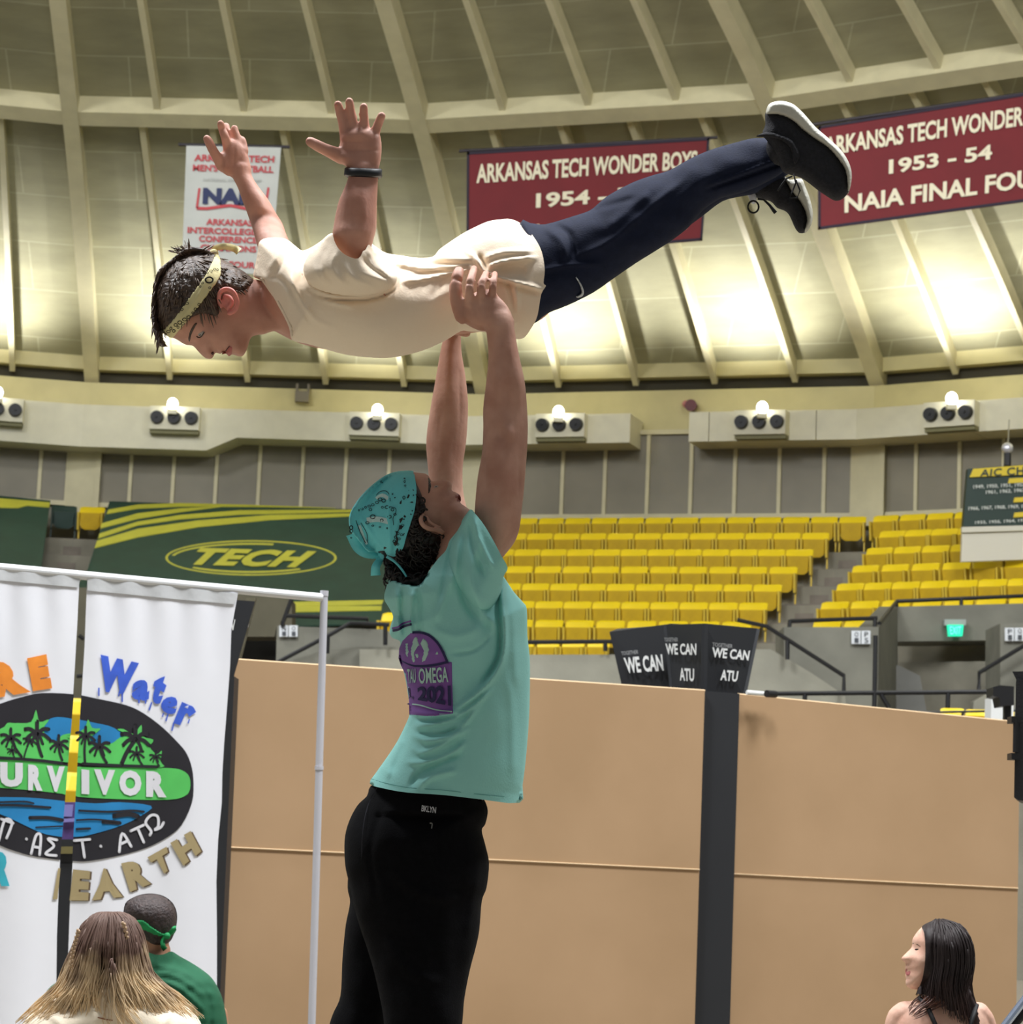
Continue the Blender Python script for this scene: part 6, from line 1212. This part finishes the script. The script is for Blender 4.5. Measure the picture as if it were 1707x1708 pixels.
inflate('t_shirt', GS, YM, lambda P: .17*np.sqrt(np.clip(1-(1-np.clip(polydist(P, gd)/70, 0, 1))**2, 0, 1)), gsh, t, 4, 3, [([(262, 1612), (300, 1618), (335, 1640)], 4, .007), ([(258, 1622), (300, 1632), (340, 1660)], 4, .007), ([(262, 1634), (300, 1648), (345, 1690)], 4, .008), ([(300, 1606), (330, 1625), (350, 1650)], 4, -.006), ([(345, 1650), (352, 1690), (350, 1740)], 4, -.012), ([(250, 1650), (290, 1668), (320, 1700)], 5, .006)], extra=noisef(30, 12, .006, 7), opn=lambda V: (V[:, 1] > 1878) | ((V[:, 1] < 1596) & (V[:, 0] > 243) & (V[:, 0] < 287)))
lap(t, W(230, 1800, YM).x, YM, .26, mat('trousers_dark', (36, 38, 46), .9), .15)
# left woman
YG = 6.8; t = person(Vector((W(190, 1800, YG).x, YG, 0)), 'person with long brown-blonde hair and cream T-shirt seated, seen from behind')
HG = [(130, 1560), (136, 1542), (150, 1530), (170, 1525), (185, 1526), (205, 1527), (222, 1536), (236, 1552), (242, 1575), (238, 1600), (226, 1622), (214, 1640), (216, 1660), (160, 1660), (160, 1640), (144, 1620), (134, 1598)]
bm = bmesh.new(); hg_ = hdome(crom(HG, 3, True), lambda P: np.interp(P[:, 1], [1530, 1610, 1660], [.085, .08, .055]), 44)
hb = inflate(None, HG, YG, hg_, None, step=3, smooth=3); me = bpy.data.meshes.new('t'); hb.to_mesh(me); hb.free(); bm.from_mesh(me); bpy.data.meshes.remove(me)
loft(bm, [(90, 1960, 290, 1960, YG, .12), (80, 1800, 300, 1800, YG, .11), (90, 1720, 286, 1720, YG, .09), (140, 1670, 240, 1670, YG, .06), (160, 1645, 215, 1645, YG, .05)], 20, 4)
for a, b_ in ((40, 70), (300, 330)): loft(bm, [(a, 1740, b_+4, 1740, YG+.03, .045), (a-6, 1860, b_-2, 1860, YG+.10, .042), (a+(30 if a < 100 else -30), 1930, b_+(30 if a < 100 else -30), 1940, YG+.30, .035)], 14, 3)
remeshed('body', bm, skinC, t, .006, 3, .5)
cr3 = mat('cream_cotton', (246, 232, 208), .85, .02, 5, .1, 180); GG = [(160, 1640), (188, 1646), (216, 1640), (250, 1650), (285, 1664), (315, 1682), (334, 1704), (345, 1740), (352, 1790), (344, 1830), (318, 1830), (306, 1780), (304, 1850), (304, 1960), (86, 1960), (78, 1850), (74, 1780), (62, 1830), (36, 1828), (26, 1780), (28, 1735), (42, 1702), (68, 1680), (100, 1662), (130, 1650)]
gd2 = crom([(160, 1605), (216, 1605)]+GG[3:13]+[(304, 2040), (86, 2040)]+GG[15:], 3, True)
inflate('t_shirt', GG, YG, lambda P: .135*np.sqrt(np.clip(1-(1-np.clip(polydist(P, gd2)/70, 0, 1))**2, 0, 1)), cr3, t, 4, 3, [([(80, 1690), (110, 1720), (120, 1760)], 6, .006), ([(290, 1680), (270, 1715), (262, 1760)], 6, .006), ([(150, 1670), (160, 1700), (150, 1740)], 5, .004)], extra=noisef(30, 20, .005, 17), opn=lambda V: (V[:, 1] > 1956) | ((V[:, 1] < 1648) & (V[:, 0] > 160) & (V[:, 0] < 216)))
obj('back_lettering', merge([onban([(163, 1697), (175, 1700), (188, 1702)], 2, None, 'x', .14, YG, lambda P: 0*P[:, 0])]), mat('print_brown', (150, 96, 70), .8), t)
hmg = hairmat('hair_ombre', (100, 76, 66), (240, 212, 170), .52, .88); ym = YG
hc = inflate('hair', [(130, 1553), (136, 1541), (148, 1531), (162, 1525), (177, 1521), (190, 1526), (200, 1522), (214, 1526), (228, 1536), (238, 1552), (245, 1576), (248, 1600), (252, 1622), (240, 1640), (222, 1644), (205, 1640), (190, 1636), (175, 1642), (150, 1650), (120, 1656), (98, 1660), (100, 1635), (108, 1612), (118, 1582)], YG, lambda P: np.maximum(hg_(P)+.006, .05*np.sqrt(np.clip(polydist(P, crom([(130, 1553), (148, 1531), (177, 1521), (214, 1526), (238, 1552), (245, 1576), (252, 1622), (205, 1640), (98, 1660), (108, 1612)], 3, True))/40, 0, 1))), hmg, t, 3, 3, extra=noisef(5, 40, .008, 3))
Lp = [(184, 1524), (160, 1525), (140, 1540), (122, 1575), (108, 1612), (92, 1645), (62, 1674), (30, 1706)]; Rp = [(188, 1526), (206, 1524), (226, 1537), (240, 1566), (250, 1608), (266, 1636), (300, 1662), (338, 1697)]
strands('long_strands', Lp, Rp, YG, lambda s: .035+.085*min(1, s*2.2), 620, lambda u: .98 if (u < .36 or u > .62) else .62+.16*math.sin(u*40), .0026, hmg, hc, 2, 5, seed=3)
strands('loose_strands', [(184, 1600), (160, 1625), (140, 1655), (128, 1690), (120, 1720)], [(190, 1600), (212, 1630), (236, 1660), (262, 1690), (290, 1716)], YG, lambda s: .135, 70, lambda u: 1, .0020, hmg, hc, 4, 5, seed=9)
brd = mat('braid_light', (190, 160, 128), .5); bm = bmesh.new()
for P0 in ([(131, 1552), (126, 1570), (121, 1590), (118, 1612)], [(206, 1540), (211, 1560), (213, 1585), (211, 1622)]):
    q = crom(P0, 6)
    for i, p in enumerate(q): ball(bm, W(p[0]+(1.3 if i % 2 else -1.3), p[1], YG-.108), .0042, (1, 1, 1.3), 8)
obj('braids', bm, brd, hc, True)
lap(t, W(190, 1800, YG).x, YG, .22, mat('trousers_denim', (70, 84, 110), .9), .14)
# right woman
YR_ = 6.8; t = person(Vector((W(1570, 1800, YR_).x, YR_, 0)), 'person with long dark hair and bare shoulders seated at the lower right, face turned left')
HR = [(1544, 1543), (1536, 1548), (1529.5, 1555), (1524, 1563), (1521.5, 1570), (1522, 1576), (1520, 1581), (1513, 1588), (1506, 1595), (1503.5, 1598.5), (1505.5, 1603), (1510, 1605), (1512, 1608), (1510, 1611), (1509.5, 1615), (1512, 1618), (1513.5, 1620), (1511, 1623), (1510, 1628), (1512, 1632), (1510.5, 1638), (1512, 1644), (1518, 1649), (1527, 1651), (1538, 1650), (1548, 1655), (1556, 1668), (1610, 1668), (1616, 1640), (1622, 1610), (1622, 1585), (1614, 1560), (1600, 1543), (1580, 1536), (1560, 1536)]
hrq = crom(HR, 3, True); hr_ = hdome(hrq, lambda P: np.interp(P[:, 0], [1505, 1535, 1580, 1620], [.05, .07, .085, .08]), 40)
fr_ = bumps([(1527, 1583, 6, 5, -.006), (1512, 1601, 5, 5, .004), (1530, 1606, 10, 12, .005), (1518, 1628, 8, 6, .002)])
bm = bmesh.new(); hb = inflate(None, HR, YR_-.01, hr_, None, step=2.6, smooth=3, extra=fr_); me = bpy.data.meshes.new('t'); hb.to_mesh(me); hb.free(); bm.from_mesh(me); bpy.data.meshes.remove(me)
loft(bm, [(1495, 1980, 1650, 1980, YR_, .13), (1502, 1850, 1640, 1850, YR_, .10), (1492, 1760, 1650, 1760, YR_, .11), (1486, 1712, 1654, 1712, YR_, .10), (1500, 1680, 1645, 1684, YR_, .08), (1530, 1666, 1625, 1670, YR_, .06), (1552, 1655, 1606, 1655, YR_, .045), (1556, 1640, 1604, 1640, YR_, .045)], 22, 4)
loft(bm, [(1500, 1672, 1530, 1700, YR_, .05), (1478, 1700, 1514, 1712, YR_+.01, .045), (1470, 1800, 1502, 1800, YR_+.05, .04), (1478, 1880, 1504, 1890, YR_+.2, .032)], 16, 4); loft(bm, [(1645, 1676, 1618, 1700, YR_, .05), (1662, 1708, 1628, 1712, YR_+.01, .045), (1670, 1800, 1638, 1800, YR_+.05, .04), (1660, 1880, 1634, 1890, YR_+.2, .032)], 16, 4)
bod = remeshed('body', bm, skinC, t, .0045, 3, .5); y0 = YR_-.01; hr2 = add(hr_, fr_)
spot('eye', [(1524, 1584), (1528, 1581), (1534, 1583), (1529, 1586)], y0, hr2, .003, eyed, bod); spot('eyebrow', [(1522, 1574), (1528, 1573), (1536, 1578), (1536, 1580), (1528, 1575.5)], y0, hr2, .003, hairD, bod)
spot('lips', [(1511, 1617), (1516, 1617), (1521, 1621), (1517, 1626), (1512, 1626)], y0, hr2, .002, mat('lips_rose', (176, 98, 98), .5), bod)
hdk = hairmat('hair_dark_long', (38, 28, 28), (70, 50, 46), .55, .9)
hc = inflate('hair', [(1542, 1556), (1538, 1546), (1548, 1539), (1562, 1534), (1576, 1533.5), (1590, 1537), (1606, 1545), (1617, 1560), (1624, 1580), (1626, 1600), (1624, 1624), (1620, 1645), (1626, 1665), (1634, 1690), (1640, 1720), (1636, 1750), (1600, 1752), (1582, 1720), (1580, 1690), (1570, 1668), (1554, 1660), (1534, 1658), (1530, 1655), (1538, 1636), (1543, 1610), (1544, 1580)], YR_-.01, lambda P: np.maximum(hr_(P)*(P[:, 1] < 1670)+.016, .07*np.sqrt(np.clip((P[:, 1]-1600)/60, 0, 1))), hdk, t, 3, 3, extra=noisef(4, 60, .010, 3), both=True, opn=lambda V: V[:, 0] < 1560)
strands('long_strands', [(1562, 1534), (1548, 1545), (1543, 1575), (1542, 1610), (1536, 1640), (1530, 1658), (1524, 1670)], [(1572, 1534), (1604, 1544), (1622, 1572), (1626, 1605), (1621, 1645), (1630, 1682), (1640, 1724)], YR_-.01, lambda s: .03+.075*min(1, s*3), 420, lambda u: 1 if u > .55 else .82+.15*u, .0022, hdk, hc, 1.5, 1.2, both=True, seed=5)
strands('loose_strands', [(1545, 1650), (1530, 1662), (1518, 1675), (1514, 1688)], [(1600, 1650), (1592, 1672), (1560, 1690), (1530, 1702)], YR_, lambda s: .10, 34, lambda u: 1, .0016, mat('hair_reddish', (96, 62, 52), .45), hc, 2, 2, seed=12)
stp = mat('strap_black', (22, 20, 22), .7)
bm = bmesh.new(); tube(bm, [W(1534, 1664, YR_-.07), W(1548, 1680, YR_-.095), W(1554, 1694, YR_-.112), W(1562, 1712, YR_-.118), W(1568, 1745, YR_-.118)], .0065, 8); obj('strap', bm, stp, t, True)
bm = bmesh.new(); tube(bm, [W(1630, 1676, YR_-.07), W(1622, 1700, YR_-.105), W(1612, 1745, YR_-.118)], .0065, 8); obj('strap', bm, stp, t, True)
bm = bmesh.new(); loft(bm, [(1490, 1985, 1655, 1985, YR_, .14), (1498, 1850, 1644, 1850, YR_, .108), (1488, 1760, 1652, 1760, YR_, .118), (1490, 1742, 1650, 1742, YR_, .116)], 24, 4); obj('black_top', bm, stp, t, True)
lap(t, W(1570, 1800, YR_).x, YR_, .2, mat('trousers_grey', (60, 60, 66), .9), .14)
